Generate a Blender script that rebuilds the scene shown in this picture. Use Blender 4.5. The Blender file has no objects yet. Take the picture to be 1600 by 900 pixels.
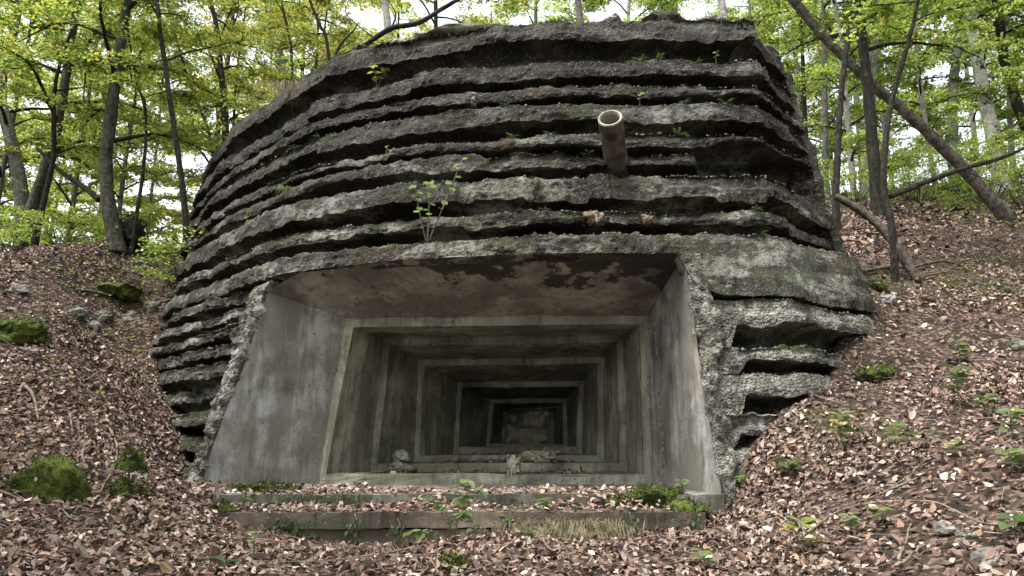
import bpy, math, random
import numpy as np
from mathutils import Matrix, Vector

# ------------------------------------------------------------------ camera, sky, sun, exposure
scene = bpy.context.scene
COL = scene.collection
F_PX, PITCH = 1155.0, math.radians(12.2)          # photo pixels (1600 wide), upward tilt
cam_d = bpy.data.cameras.new('camera'); cam = bpy.data.objects.new('camera', cam_d); COL.objects.link(cam)
cam_d.sensor_width = 36.0; cam_d.lens = 36.0 * F_PX / 1600.0
cam_d.clip_start = 0.05; cam_d.clip_end = 1000.0
cam.location = (0, 0, 0); cam.rotation_euler = (math.radians(90) + PITCH, 0, 0)
scene.camera = cam

SUN_EL, SUN_AZ = math.radians(66), math.radians(235)   # azimuth clockwise from +Y: behind the viewer, to the left
world = bpy.data.worlds.new('World'); scene.world = world; world.use_nodes = True
wn = world.node_tree.nodes; wl = world.node_tree.links
sky = wn.new('ShaderNodeTexSky'); sky.sky_type = 'NISHITA'; sky.sun_disc = False
sky.sun_elevation = SUN_EL; sky.sun_rotation = SUN_AZ
sky.air_density = 1.0; sky.dust_density = 6.0; sky.ozone_density = 0.6; sky.altitude = 600
hs = wn.new('ShaderNodeHueSaturation'); hs.inputs['Saturation'].default_value = 0.22     # thin white cloud veil over the whole sky
wl.new(sky.outputs[0], hs.inputs['Color']); wl.new(hs.outputs[0], wn['Background'].inputs[0]); wn['Background'].inputs[1].default_value = 0.15
sd = bpy.data.lights.new('sun', 'SUN'); sd.energy = 1.2; sd.angle = math.radians(20); sd.color = (1.0, 0.96, 0.9)
sun = bpy.data.objects.new('sun', sd); COL.objects.link(sun)
sdir = Vector((math.sin(SUN_AZ) * math.cos(SUN_EL), math.cos(SUN_AZ) * math.cos(SUN_EL), math.sin(SUN_EL)))
sun.rotation_euler = sdir.to_track_quat('Z', 'Y').to_euler(); sun.location = (-6, -8, 20)
vs = scene.view_settings
vs.view_transform = 'Standard'; vs.look = 'None'; vs.gamma = 1.0; vs.exposure = 1.8
scene.cycles.max_bounces = 8; scene.cycles.diffuse_bounces = 6; scene.cycles.transmission_bounces = 3
scene.cycles.transparent_max_bounces = 4

rng = np.random.default_rng(7)
random.seed(7)
CP, SP = math.cos(PITCH), math.sin(PITCH)

def ray(x, y):                                    # photo pixel -> direction (per unit of depth along the lens axis)
    u = (x - 800) / F_PX; v = (450 - y) / F_PX
    return np.array((u, CP - v * SP, SP + v * CP))
def at(x, y, Y):                                  # point on that ray at ground distance Y
    d = ray(x, y); return d * (Y / d[1])
def proj(P):
    P = np.asarray(P, float); dep = P[..., 1] * CP + P[..., 2] * SP
    up = -P[..., 1] * SP + P[..., 2] * CP
    return 800 + F_PX * P[..., 0] / dep, 450 - F_PX * up / dep

# ------------------------------------------------------------------ noise
def _h(ix, iy, iz, seed):
    h = (ix.astype(np.int64) * 374761393 + iy.astype(np.int64) * 668265263 + iz.astype(np.int64) * 2147483647 + seed * 974634777) & 0xffffffff
    h = ((h ^ (h >> 13)) * 1274126177) & 0xffffffff
    h = ((h ^ (h >> 15)) * 2246822519) & 0xffffffff
    return ((h ^ (h >> 16)) & 0xffffff) / float(0xffffff) * 2 - 1
def noise(P, seed=0):
    P = np.asarray(P, float); i = np.floor(P); f = P - i; f = f * f * (3 - 2 * f)
    ix, iy, iz = i[..., 0], i[..., 1], i[..., 2]; fx, fy, fz = f[..., 0], f[..., 1], f[..., 2]
    r = 0
    for a in (0, 1):
        for b in (0, 1):
            for c in (0, 1):
                w = (fx if a else 1 - fx) * (fy if b else 1 - fy) * (fz if c else 1 - fz)
                r = r + w * _h(ix + a, iy + b, iz + c, seed)
    return r
def fbm(P, freq=1.0, octv=3, seed=0):
    P = np.asarray(P, float) * freq; r = 0; a = 1.0
    for k in range(octv):
        r = r + a * noise(P + 17.3 * k, seed + k); P = P * 2.03; a *= 0.5
    return r
def n1(s, freq=1.0, octv=3, seed=0):
    s = np.asarray(s, float); return fbm(np.stack([s, s * 0 + 3.7 * seed, s * 0 + 1.3], -1), freq, octv, seed)
def sstep(a, b, x):
    t = np.clip((np.asarray(x, float) - a) / (b - a), 0, 1); return t * t * (3 - 2 * t)

# ------------------------------------------------------------------ mesh helpers
def set_parent(o, parent):
    o.parent = parent
    if parent is not None: o.matrix_parent_inverse = Matrix.Translation(-parent.location)
def new_mesh(name, V, faces, smooth=True, col=None):
    """faces: list of int arrays, each (n,3) or (n,4)"""
    V = np.asarray(V, np.float32).reshape(-1, 3)
    if isinstance(faces, np.ndarray): faces = [faces]
    faces = [np.asarray(f, np.int32) for f in faces if len(f)]
    me = bpy.data.meshes.new(name)
    me.vertices.add(len(V)); me.vertices.foreach_set('co', V.ravel())
    loops = np.concatenate([f.ravel() for f in faces]); tot = np.concatenate([np.full(len(f), f.shape[1], np.int32) for f in faces])
    me.loops.add(len(loops)); me.loops.foreach_set('vertex_index', loops)
    me.polygons.add(len(tot)); me.polygons.foreach_set('loop_start', np.concatenate([[0], np.cumsum(tot)[:-1]]).astype(np.int32))
    me.polygons.foreach_set('loop_total', tot)
    me.polygons.foreach_set('use_smooth', np.full(len(tot), smooth))
    if col is not None:
        c = np.ones((len(V), 4), np.float32); c[:, :3] = col
        a = me.color_attributes.new('col', 'FLOAT_COLOR', 'POINT'); a.data.foreach_set('color', c.ravel())
    me.update(calc_edges=True); me.validate()
    return me
def obj(name, me, mat, parent=None):
    if mat is not None and len(me.materials) == 0: me.materials.append(mat)
    o = bpy.data.objects.new(name, me); COL.objects.link(o)
    if parent is not None: set_parent(o, parent)
    return o
def tag(o, label=None, cat=None, group=None, kind=None):
    if label: o['label'] = label
    if cat: o['category'] = cat
    if group: o['group'] = group
    if kind: o['kind'] = kind
    return o
def thing(name, loc, label, cat, group=None):
    o = bpy.data.objects.new(name, None); COL.objects.link(o); o.location = Vector([float(c) for c in loc])
    o.empty_display_size = 0.2
    return tag(o, label, cat, group)
def grid_faces(R, C):
    i = np.arange(R * C).reshape(R, C)
    return np.stack([i[:-1, :-1], i[:-1, 1:], i[1:, 1:], i[1:, :-1]], -1).reshape(-1, 4)
def tube(pts, rad, n=8, rough=0.0, seed=0, cap=True):
    pts = np.asarray(pts, float); rad = np.broadcast_to(np.asarray(rad, float), (len(pts),))
    T = np.gradient(pts, axis=0); T /= np.linalg.norm(T, axis=1, keepdims=True) + 1e-9
    ref = np.array((0.0, 1.0, 0.0)) if abs(T[:, 1]).mean() < 0.8 else np.array((1.0, 0, 0))
    A = np.cross(T, ref); A /= np.linalg.norm(A, axis=1, keepdims=True) + 1e-9
    B = np.cross(T, A); th = np.linspace(0, 2 * math.pi, n, endpoint=False)
    ringd = A[:, None] * np.cos(th)[None, :, None] + B[:, None] * np.sin(th)[None, :, None]
    r = rad[:, None] * np.ones((1, n))
    if rough: r = r * (1 + rough * fbm(pts[:, None] + ringd * 0.15, 4.0, 3, seed))
    V = pts[:, None] + ringd * r[..., None]
    m = len(pts); i = np.arange(m * n).reshape(m, n); j = np.roll(i, -1, 1)
    Q = np.stack([i[:-1], j[:-1], j[1:], i[1:]], -1).reshape(-1, 4)
    V = V.reshape(-1, 3); fs = [Q]
    if cap:
        V = np.vstack([V, pts[:1], pts[-1:]]); a, b = m * n, m * n + 1
        t0 = np.stack([j[0], i[0], np.full(n, a)], -1); t1 = np.stack([i[-1], j[-1], np.full(n, b)], -1)
        fs.append(np.vstack([t0, t1]))
    return V, fs
def join(parts):
    """parts: list of (V, [faces...]) -> one"""
    Vs, d, off = [], {3: [], 4: []}, 0
    for V, fs in parts:
        V = np.asarray(V).reshape(-1, 3); Vs.append(V)
        for f in (fs if isinstance(fs, list) else [fs]):
            f = np.asarray(f); 
            if len(f): d[f.shape[1]].append(f + off)
        off += len(V)
    return np.vstack(Vs), [np.vstack(v) for v in d.values() if v]
def resample(pts, n):
    pts = np.asarray(pts, float)
    # Catmull-Rom through the points
    P = np.vstack([2 * pts[0] - pts[1], pts, 2 * pts[-1] - pts[-2]]); out = []
    m = len(pts) - 1
    for t in np.linspace(0, m, n):
        k = min(int(t), m - 1); u = t - k
        p0, p1, p2, p3 = P[k], P[k + 1], P[k + 2], P[k + 3]
        out.append(0.5 * (2 * p1 + (p2 - p0) * u + (2 * p0 - 5 * p1 + 4 * p2 - p3) * u * u + (3 * p1 - p0 - 3 * p2 + p3) * u ** 3))
    return np.array(out)
LEAF = np.array([(0, 0, 0), (-.24, .28, .5), (-.27, .62, .45), (0, 1, 0), (.27, .62, .45), (.24, .28, .5)])
def leaves(C, N, A, L, curl, fold, col, wid=1.0):
    """C base points, N normals, A heading (any), L length, curl, fold -> V, faces, colours"""
    n = len(C); N = N / (np.linalg.norm(N, axis=1, keepdims=True) + 1e-9)
    A = A - N * (A * N).sum(1, keepdims=True); A = A / (np.linalg.norm(A, axis=1, keepdims=True) + 1e-9)
    S = np.cross(A, N)
    L = np.broadcast_to(L, (n,)); curl = np.broadcast_to(curl, (n,)); fold = np.broadcast_to(fold, (n,))
    x = LEAF[:, 0][None] * wid; y = LEAF[:, 1][None]; zf = LEAF[:, 2][None] * 0.5
    lz = zf * fold[:, None] + curl[:, None] * (y - 0.5) ** 2
    V = C[:, None] + (S[:, None] * x[..., None] + A[:, None] * y[..., None] + N[:, None] * lz[..., None]) * L[:, None, None]
    b = (np.arange(n) * 6)[:, None]
    Fq = np.concatenate([b + np.array([[0, 5, 4, 3]]), b + np.array([[0, 3, 2, 1]])], 0)
    return V.reshape(-1, 3), Fq, np.repeat(col, 6, 0)
def rock(r, seed, sub=2, rough=0.35, flat=0.7):
    # icosphere by subdivision
    t = (1 + 5 ** .5) / 2
    V = np.array([(-1, t, 0), (1, t, 0), (-1, -t, 0), (1, -t, 0), (0, -1, t), (0, 1, t), (0, -1, -t), (0, 1, -t), (t, 0, -1), (t, 0, 1), (-t, 0, -1), (-t, 0, 1)], float)
    Fc = [(0, 11, 5), (0, 5, 1), (0, 1, 7), (0, 7, 10), (0, 10, 11), (1, 5, 9), (5, 11, 4), (11, 10, 2), (10, 7, 6), (7, 1, 8), (3, 9, 4), (3, 4, 2), (3, 2, 6), (3, 6, 8), (3, 8, 9), (4, 9, 5), (2, 4, 11), (6, 2, 10), (8, 6, 7), (9, 8, 1)]
    V = [v / np.linalg.norm(v) for v in V]
    for _ in range(sub):
        cache, nf = {}, []
        def mid(a, b):
            k = (min(a, b), max(a, b))
            if k not in cache:
                m = V[a] + V[b]; V.append(m / np.linalg.norm(m)); cache[k] = len(V) - 1
            return cache[k]
        for a, b, c in Fc:
            x, y, z = mid(a, b), mid(b, c), mid(c, a); nf += [(a, x, z), (b, y, x), (c, z, y), (x, y, z)]
        Fc = nf
    V = np.array(V); d = 1 + rough * fbm(V, 1.3, 3, seed)
    d = np.round(d * 9) / 9 * .5 + d * .5
    V = V * d[:, None] * np.asarray(r, float)
    return V, np.array(Fc)

# ------------------------------------------------------------------ materials
def mat(name):
    m = bpy.data.materials.new(name); m.use_nodes = True; nt = m.node_tree; nt.nodes.clear()
    out = nt.nodes.new('ShaderNodeOutputMaterial'); b = nt.nodes.new('ShaderNodeBsdfPrincipled')
    nt.links.new(b.outputs[0], out.inputs[0]); b.inputs['Roughness'].default_value = 0.9
    b.inputs['Specular IOR Level'].default_value = 0.25
    return m, nt, b, out
def sock(nt, v, inp):
    if isinstance(v, (int, float)): inp.default_value = v
    elif isinstance(v, (tuple, list)): inp.default_value = tuple(v) + ((1,) if len(v) == 3 and inp.type == 'RGBA' else ())
    else: nt.links.new(v, inp)
def coords(nt, scale=(1, 1, 1)):
    t = nt.nodes.new('ShaderNodeTexCoord'); m = nt.nodes.new('ShaderNodeMapping'); m.inputs['Scale'].default_value = scale
    nt.links.new(t.outputs['Object'], m.inputs[0]); return m.outputs[0]
def tnoise(nt, vec, sc, det=4, rough=.6, lo=.4, hi=.6, dist=0.0):
    n = nt.nodes.new('ShaderNodeTexNoise'); n.inputs['Scale'].default_value = sc; n.inputs['Detail'].default_value = det
    n.inputs['Roughness'].default_value = rough; n.inputs['Distortion'].default_value = dist; nt.links.new(vec, n.inputs['Vector'])
    return ramp(nt, n.outputs['Fac'], lo, hi)
def ramp(nt, v, lo, hi):
    r = nt.nodes.new('ShaderNodeMapRange'); r.interpolation_type = 'SMOOTHSTEP'
    sock(nt, v, r.inputs['Value']); r.inputs['From Min'].default_value = lo; r.inputs['From Max'].default_value = hi
    return r.outputs[0]
def voro(nt, vec, sc, feat='F1'):
    n = nt.nodes.new('ShaderNodeTexVoronoi'); n.feature = feat; n.inputs['Scale'].default_value = sc; nt.links.new(vec, n.inputs['Vector']); return n
def mix(nt, f, a, b, mode='MIX'):
    m = nt.nodes.new('ShaderNodeMix'); m.data_type = 'RGBA'; m.blend_type = mode
    sock(nt, f, m.inputs['Factor']); sock(nt, a, m.inputs[6]); sock(nt, b, m.inputs[7]); return m.outputs[2]
def math_(nt, op, a, b=0.0):
    m = nt.nodes.new('ShaderNodeMath'); m.operation = op; sock(nt, a, m.inputs[0]); sock(nt, b, m.inputs[1]); return m.outputs[0]
def bump(nt, b, h, strength=.5, dist=.02):
    n = nt.nodes.new('ShaderNodeBump'); n.inputs['Strength'].default_value = strength; n.inputs['Distance'].default_value = dist
    nt.links.new(h, n.inputs['Height']); nt.links.new(n.outputs[0], b.inputs['Normal'])
def up_facing(nt, lo, hi):
    g = nt.nodes.new('ShaderNodeNewGeometry'); s = nt.nodes.new('ShaderNodeSeparateXYZ'); nt.links.new(g.outputs['Normal'], s.inputs[0])
    return ramp(nt, s.outputs[2], lo, hi)

def m_concrete_rough():
    m, nt, b, _ = mat('weathered_rough_concrete'); v = coords(nt)
    big = tnoise(nt, v, 0.8, 4, .6, .38, .62); med = tnoise(nt, v, 4.5, 6, .7, .42, .58); fine = tnoise(nt, v, 24, 4, .7, .35, .68)
    c = mix(nt, big, (.024, .021, .017), (.088, .079, .066))
    c = mix(nt, math_(nt, 'MULTIPLY', med, .7), c, (.020, .018, .015))
    rust = tnoise(nt, v, 1.5, 3, .5, .58, .72, .5)
    c = mix(nt, math_(nt, 'MULTIPLY', rust, .45), c, (.13, .085, .05))
    vs_ = coords(nt, (.55, .55, 1.3)); lich = math_(nt, 'MULTIPLY', tnoise(nt, vs_, 2.0, 6, .72, .49, .58), tnoise(nt, v, 9, 5, .75, .35, .55))
    c = mix(nt, math_(nt, 'MULTIPLY', lich, .72), c, mix(nt, big, (.27, .25, .215), (.40, .405, .37)))
    gl = tnoise(nt, v, 1.3, 4, .6, .60, .72)
    c = mix(nt, math_(nt, 'MULTIPLY', gl, .45), c, (.15, .19, .15))
    moss = math_(nt, 'MULTIPLY', tnoise(nt, v, 2.6, 5, .7, .46, .60), up_facing(nt, -.1, .55))
    c = mix(nt, math_(nt, 'MULTIPLY', moss, .8), c, (.040, .050, .020))
    sz = nt.nodes.new('ShaderNodeSeparateXYZ'); nt.links.new(v, sz.inputs[0]); hi = math_(nt, 'ADD', sz.outputs[2], math_(nt, 'MULTIPLY', tnoise(nt, v, 1.1, 5, .65, .3, .7), 1.6))
    c = mix(nt, math_(nt, 'MULTIPLY', ramp(nt, hi, 3.5, 5.2), .62), c, (.019, .017, .014))
    peb = voro(nt, v, 44); c = mix(nt, .42, c, mix(nt, peb.outputs['Color'], (.25, .24, .22), (1.15, 1.1, 1.05)), 'MULTIPLY')
    sp = nt.nodes.new('ShaderNodeSeparateColor'); nt.links.new(voro(nt, v, 55).outputs['Color'], sp.inputs[0])
    c = mix(nt, math_(nt, 'MULTIPLY', ramp(nt, sp.outputs[1], .90, .95), .35), c, (.24, .225, .195))
    sock(nt, c, b.inputs['Base Color'])
    h = math_(nt, 'ADD', math_(nt, 'MULTIPLY', fine, .6), math_(nt, 'MULTIPLY', ramp(nt, peb.outputs['Distance'], .6, .1), .7))
    bump(nt, b, h, .65, .02); return m
def m_aggregate():
    m, nt, b, _ = mat('broken_concrete_aggregate'); v = coords(nt)
    peb = voro(nt, v, 30); p2 = voro(nt, v, 75); med = tnoise(nt, v, 4, 5, .65, .4, .62)
    c = mix(nt, peb.outputs['Color'], (.13, .12, .10), (.42, .40, .36)); c = mix(nt, math_(nt, 'MULTIPLY', med, .8), c, (.05, .046, .038))
    c = mix(nt, math_(nt, 'MULTIPLY', tnoise(nt, v, 1.4, 4, .6, .56, .68), .7), c, (.07, .085, .04))
    sock(nt, c, b.inputs['Base Color'])
    h = math_(nt, 'ADD', ramp(nt, peb.outputs['Distance'], .7, .05), math_(nt, 'MULTIPLY', ramp(nt, p2.outputs['Distance'], .6, .1), .4))
    bump(nt, b, h, .9, .03); return m
def m_concrete_smooth(name, c0, c1, stain, moss=.0, rust=.35, dark=.6, lip_soot=False):
    m, nt, b, _ = mat(name); v = coords(nt); vz = coords(nt, (1, 1, .12))
    st = tnoise(nt, coords(nt, (1, 1, .22)), 2.2, 6, .68, .42, .60); st2 = tnoise(nt, vz, 9, 4, .6, .50, .72); blot = tnoise(nt, v, 1.2, 6, .66, .42, .58)
    fine = tnoise(nt, v, 45, 3, .7, .3, .7); spk = tnoise(nt, v, 16, 3, .5, .66, .72)
    c = mix(nt, st, c0, c1); c = mix(nt, math_(nt, 'MULTIPLY', blot, .75), c, stain); c = mix(nt, math_(nt, 'MULTIPLY', st2, .6), c, tuple(x * .45 for x in stain)); c = mix(nt, math_(nt, 'MULTIPLY', tnoise(nt, v, .75, 5, .6, .56 - .1 * (dark > .7), .66 - .1 * (dark > .7)), dark), c, tuple(x * .35 for x in stain))
    c = mix(nt, math_(nt, 'MULTIPLY', tnoise(nt, vz, 1.5, 4, .5, .60, .72, .4), rust), c, (.20, .13, .075))
    c = mix(nt, math_(nt, 'MULTIPLY', spk, .6), c, (.06, .057, .045)); c = mix(nt, math_(nt, 'MULTIPLY', tnoise(nt, coords(nt, (1, 1, .04)), 11, 5, .7, .56, .74), .28), c, tuple(min(1, x * 1.35) for x in c1))
    c = mix(nt, math_(nt, 'MULTIPLY', tnoise(nt, v, 26, 2, .5, .71, .76), .6), c, (.5, .49, .46))
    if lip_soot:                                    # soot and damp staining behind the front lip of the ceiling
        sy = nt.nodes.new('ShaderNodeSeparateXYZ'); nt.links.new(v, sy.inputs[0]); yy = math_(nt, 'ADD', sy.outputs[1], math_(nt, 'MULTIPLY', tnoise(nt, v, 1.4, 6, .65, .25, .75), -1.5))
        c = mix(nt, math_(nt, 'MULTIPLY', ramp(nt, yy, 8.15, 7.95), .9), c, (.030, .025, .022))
    if moss:
        mo = tnoise(nt, v, 1.8, 5, .7, .5, .64); c = mix(nt, math_(nt, 'MULTIPLY', mo, moss), c, (.05, .07, .022))
    sock(nt, c, b.inputs['Base Color'])
    bump(nt, b, math_(nt, 'ADD', math_(nt, 'MULTIPLY', fine, .35), blot), .35, .012); return m
def m_ground():
    m, nt, b, _ = mat('leaf_strewn_soil'); v = coords(nt)
    a = voro(nt, v, 15); a2 = voro(nt, v, 27); n = tnoise(nt, v, 1.2, 4, .6, .4, .62)
    c = mix(nt, a.outputs['Color'], (.016, .011, .009), (.085, .055, .042)); c = mix(nt, math_(nt, 'MULTIPLY', n, .7), c, (.014, .010, .009))
    sp = nt.nodes.new('ShaderNodeSeparateColor'); nt.links.new(a2.outputs['Color'], sp.inputs[0])
    c = mix(nt, ramp(nt, sp.outputs[0], .74, .8), c, (.17, .115, .09))
    g = tnoise(nt, v, .45, 4, .6, .56, .70); c = mix(nt, math_(nt, 'MULTIPLY', g, .5), c, (.06, .08, .025))
    sock(nt, c, b.inputs['Base Color'])
    bump(nt, b, math_(nt, 'ADD', a.outputs['Distance'], a2.outputs['Distance']), .8, .04); return m
def m_bark(name, c0, c1, patch=None, vert=.2):
    m, nt, b, _ = mat(name); v = coords(nt); vz = coords(nt, (1, 1, vert))
    n = tnoise(nt, vz, 14, 5, .7, .35, .65); p = tnoise(nt, v, 2.4, 4, .6, .45, .6)
    c = mix(nt, n, c0, c1); c = mix(nt, math_(nt, 'MULTIPLY', p, .4), c, tuple(.5 * (x + y) * k_ for x, y, k_ in zip(c0, c1, (.7, .85, .55))))
    if patch: c = mix(nt, tnoise(nt, coords(nt, (1, 1, 1.3)), 3.2, 5, .7, .57, .6, .6), c, patch)
    sp_ = tnoise(nt, v, 11, 5, .7, .50, .58); c = mix(nt, math_(nt, 'MULTIPLY', sp_, .55), c, tuple(min(1, x * 1.5) for x in c1)); c = mix(nt, math_(nt, 'MULTIPLY', tnoise(nt, v, 5, 5, .7, .54, .62), .6), c, tuple(x * .5 for x in c0))
    sock(nt, c, b.inputs['Base Color']); bump(nt, b, math_(nt, 'ADD', n, sp_), .8, .03); return m
def m_leaf(name, trans=.5, rough=.55):
    m, nt, b, out = mat(name); a = nt.nodes.new('ShaderNodeAttribute'); a.attribute_name = 'col'
    v = coords(nt); n = tnoise(nt, v, 60, 2, .5, .3, .7)
    c = mix(nt, math_(nt, 'MULTIPLY', n, .25), a.outputs['Color'], (.02, .02, .01))
    nt.links.new(c, b.inputs['Base Color']); b.inputs['Roughness'].default_value = rough
    if trans:
        t = nt.nodes.new('ShaderNodeBsdfTranslucent'); mx = nt.nodes.new('ShaderNodeMixShader'); mx.inputs[0].default_value = trans
        tc = mix(nt, 1.0, a.outputs['Color'], (1.75, 1.75, 1.35), 'MULTIPLY'); nt.links.new(tc, t.inputs[0])
        nt.links.new(b.outputs[0], mx.inputs[1]); nt.links.new(t.outputs[0], mx.inputs[2]); nt.links.new(mx.outputs[0], out.inputs[0])
    return m
def m_plain(name, c0, c1, sc=8, bs=.5, trans=0, rough=.85):
    m, nt, b, out = mat(name); v = coords(nt); n = tnoise(nt, v, sc, 4, .65, .38, .62)
    c = mix(nt, n, c0, c1); sock(nt, c, b.inputs['Base Color']); b.inputs['Roughness'].default_value = rough
    bump(nt, b, tnoise(nt, v, sc * 4, 4, .7, .3, .7), bs, .02)
    if trans:
        t = nt.nodes.new('ShaderNodeBsdfTranslucent'); mx = nt.nodes.new('ShaderNodeMixShader'); mx.inputs[0].default_value = trans
        nt.links.new(c, t.inputs[0]); nt.links.new(b.outputs[0], mx.inputs[1]); nt.links.new(t.outputs[0], mx.inputs[2]); nt.links.new(mx.outputs[0], out.inputs[0])
    return m
M = dict(
    rough=m_concrete_rough(), agg=m_aggregate(),
    jamb=m_concrete_smooth('jamb_concrete', (.20, .195, .175), (.40, .395, .385), (.13, .122, .10), .10, .35),
    jamb2=m_concrete_smooth('embrasure_concrete', (.22, .208, .165), (.40, .38, .315), (.13, .122, .092), .1, .5),
    ceil=m_concrete_smooth('ceiling_concrete', (.27, .242, .213), (.39, .352, .31), (.14, .12, .104), 0, .25, .6, True),
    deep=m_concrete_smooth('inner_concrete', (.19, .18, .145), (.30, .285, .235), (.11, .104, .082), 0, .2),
    sill=m_concrete_smooth('sill_concrete', (.17, .165, .14), (.29, .28, .25), (.10, .085, .065), .15, .5),
    step=m_concrete_smooth('step_concrete', (.14, .105, .088), (.25, .20, .17), (.075, .062, .052), .6, .5),
    step2=m_concrete_smooth('upper_step_concrete', (.14, .135, .115), (.27, .26, .235), (.07, .068, .055), .7, .3),
    ground=m_ground(), litter=m_leaf('dry_leaf', 0, .7), leaf=m_leaf('beech_leaf', .55), herb=m_leaf('herb_leaf', .35, .45),
    bark=m_bark('dark_bark', (.016, .014, .012), (.055, .048, .04)), grey=m_bark('grey_bark', (.10, .095, .085), (.22, .21, .19)),
    pale=m_bark('pale_bark', (.30, .29, .26), (.46, .45, .42)), mossbark=m_bark('mossy_bark', (.03, .029, .02), (.10, .095, .075)), birch=m_bark('birch_bark', (.50, .48, .45), (.68, .66, .62), (.04, .035, .03), 1.0),
    twig=m_plain('twig_wood', (.13, .10, .075), (.30, .25, .20), 12), deadwood=m_plain('dead_wood', (.05, .042, .033), (.14, .12, .095), 10),
    moss=m_plain('moss', (.035, .050, .010), (.13, .165, .03), 7, .9), stone=m_plain('limestone', (.12, .115, .10), (.30, .29, .265), 6),
    mstone=m_plain('mossy_stone', (.05, .06, .03), (.20, .19, .165), 4), gravel=m_plain('pale_gravel', (.06, .056, .048), (.26, .25, .225), 25),
    pipe=m_plain('weathered_pipe', (.04, .035, .028), (.13, .112, .088), 5, .5), rim=m_plain('pipe_rim', (.26, .24, .20), (.42, .40, .34), 9, .4),
    crust=m_plain('calcite_crust', (.15, .105, .065), (.38, .32, .24), 16, .7), lime=m_plain('lime_crust', (.26, .23, .15), (.58, .53, .42), 9, .7),
    drygrass=m_plain('dry_grass', (.10, .085, .045), (.27, .235, .155), 9, .1, .3), grass=m_plain('green_grass', (.09, .13, .03), (.20, .22, .07), 5, .1, .35),
    ringm=m_concrete_smooth('frame_concrete', (.30, .285, .23), (.46, .44, .37), (.18, .17, .13), .05, .35), masonry=m_plain('limewashed_masonry', (.40, .37, .27), (.72, .67, .54), 7, .8), fern=m_plain('fern_green', (.05, .085, .025), (.13, .19, .06), 9, .1, .3), soil=m_plain('dark_soil', (.03, .025, .02), (.10, .08, .06), 10, .9),
    rot=m_plain('rotten_stump', (.012, .010, .008), (.05, .042, .035), 8, .9), white=m_plain('stalactite_white', (.30, .28, .24), (.55, .52, .46), 20, .2),
)

# ------------------------------------------------------------------ terrain
_tc = [(0, 0, -1.6), (0, 2.5, -1.2), (-6, 0, -1.4), (6, 0, -1.3), (0, -6, -3), (-15, -6, -2.5), (15, -6, -2.0), (0, -30, -9), (-40, -30, -8), (40, -30, -6)]
_tp = [(800, 900, 4.8), (500, 860, 6.6), (900, 855, 6.9), (340, 850, 6.4), (100, 900, 4.0), (100, 750, 6.5), (100, 600, 8.3), (100, 480, 10), (100, 390, 13), (160, 372, 14),
       (290, 372, 13), (305, 775, 8.2), (230, 600, 9), (215, 545, 9.6), (260, 440, 11), (285, 380, 12.2), (0, 402, 13), (-200, 420, 13), (-200, 700, 7), (0, 540, 9),
       (1130, 785, 7.7), (1250, 640, 8.3), (1390, 570, 9.1), (1375, 480, 9.8), (1345, 440, 10.3), (1450, 430, 10.8), (1570, 345, 14), (1365, 332, 14), (1600, 700, 5.5),
       (1600, 900, 3.6), (1350, 800, 6), (1300, 900, 4.6), (1600, 550, 8.5), (1600, 430, 11.5), (1450, 292, 22), (1700, 330, 16), (1800, 600, 7), (1090, 852, 7.0), (700, 860, 6.9), (1115, 815, 7.3), (1150, 800, 7.25), (1195, 785, 7.0), (1240, 720, 7.6), (1300, 690, 7.5)]
# plan of the bunker at z = 2.5, left rear -> front -> right rear
PLAN = np.array([(-7.7, 16.5), (-6.75, 13.7), (-5.35, 11.7), (-3.05, 9.38), (-1.3, 8.62), (.4, 8.33), (3.14, 8.35), (4.42, 9.60), (4.85, 12.0), (5.3, 16.5)])
Z0, BAT = 2.5, 0.22
def _smooth_plan():
    seg = np.linalg.norm(np.diff(PLAN, axis=0), axis=1); S = np.concatenate([[0], np.cumsum(seg)])
    s = np.arange(0, S[-1], .02); p = np.stack([np.interp(s, S, PLAN[:, i]) for i in (0, 1)], -1)
    def sm(a, w):
        k = np.hanning(2 * w + 1); k /= k.sum(); q = np.pad(a, ((w, w), (0, 0)), mode='reflect', reflect_type='odd')
        return np.stack([np.convolve(q[:, i], k, 'valid') for i in (0, 1)], -1)
    soft, hard = sm(p, 45), sm(p, 7); w = sstep(-.5, 1.5, p[:, 0])[:, None]
    p = soft * (1 - w) + hard * w
    t = np.gradient(p, axis=0); t /= np.linalg.norm(t, axis=1, keepdims=True)
    nrm = np.stack([t[:, 1], -t[:, 0]], -1)                       # outward
    nr = sm(nrm, 12); nr /= np.linalg.norm(nr, axis=1, keepdims=True)
    return s, p, nr
SS, PP, NN = _smooth_plan()
S_END = SS[-1]
def normal2(s): return np.stack([np.interp(s, SS, NN[:, 0]), np.interp(s, SS, NN[:, 1])], -1)
def surf(s, z, o=0.0):
    s = np.asarray(s, float); z = np.asarray(z, float)
    n = normal2(s); b = np.stack([np.interp(s, SS, PP[:, 0]), np.interp(s, SS, PP[:, 1])], -1) + n * (np.asarray(o) - BAT * (z - Z0))[..., None]
    xr = np.interp(s, SS, PP[:, 0]); w = sstep(.8, 3.0, xr) * (1 - .5 * sstep(3.3, 4.4, xr)); b = b + np.stack([.11 * np.maximum(z - Z0, 0) * w, 0 * w * z], -1)
    return np.concatenate([b, (z + 0 * s)[..., None]], -1)
def s_at_plan(x, y): return SS[np.argmin((PP[:, 0] - x) ** 2 + (PP[:, 1] - y) ** 2)]
S_CORNER = s_at_plan(4.42, 9.6); S_FR = s_at_plan(3.14, 8.35)
_gs = np.arange(s_at_plan(-6.7, 13.6), S_CORNER, .03); _gz = np.arange(-1.0, 6.0, .03)
_gS, _gZ = np.meshgrid(_gs, _gz, indexing='ij'); _gx, _gy = proj(surf(_gS, _gZ))
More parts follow.
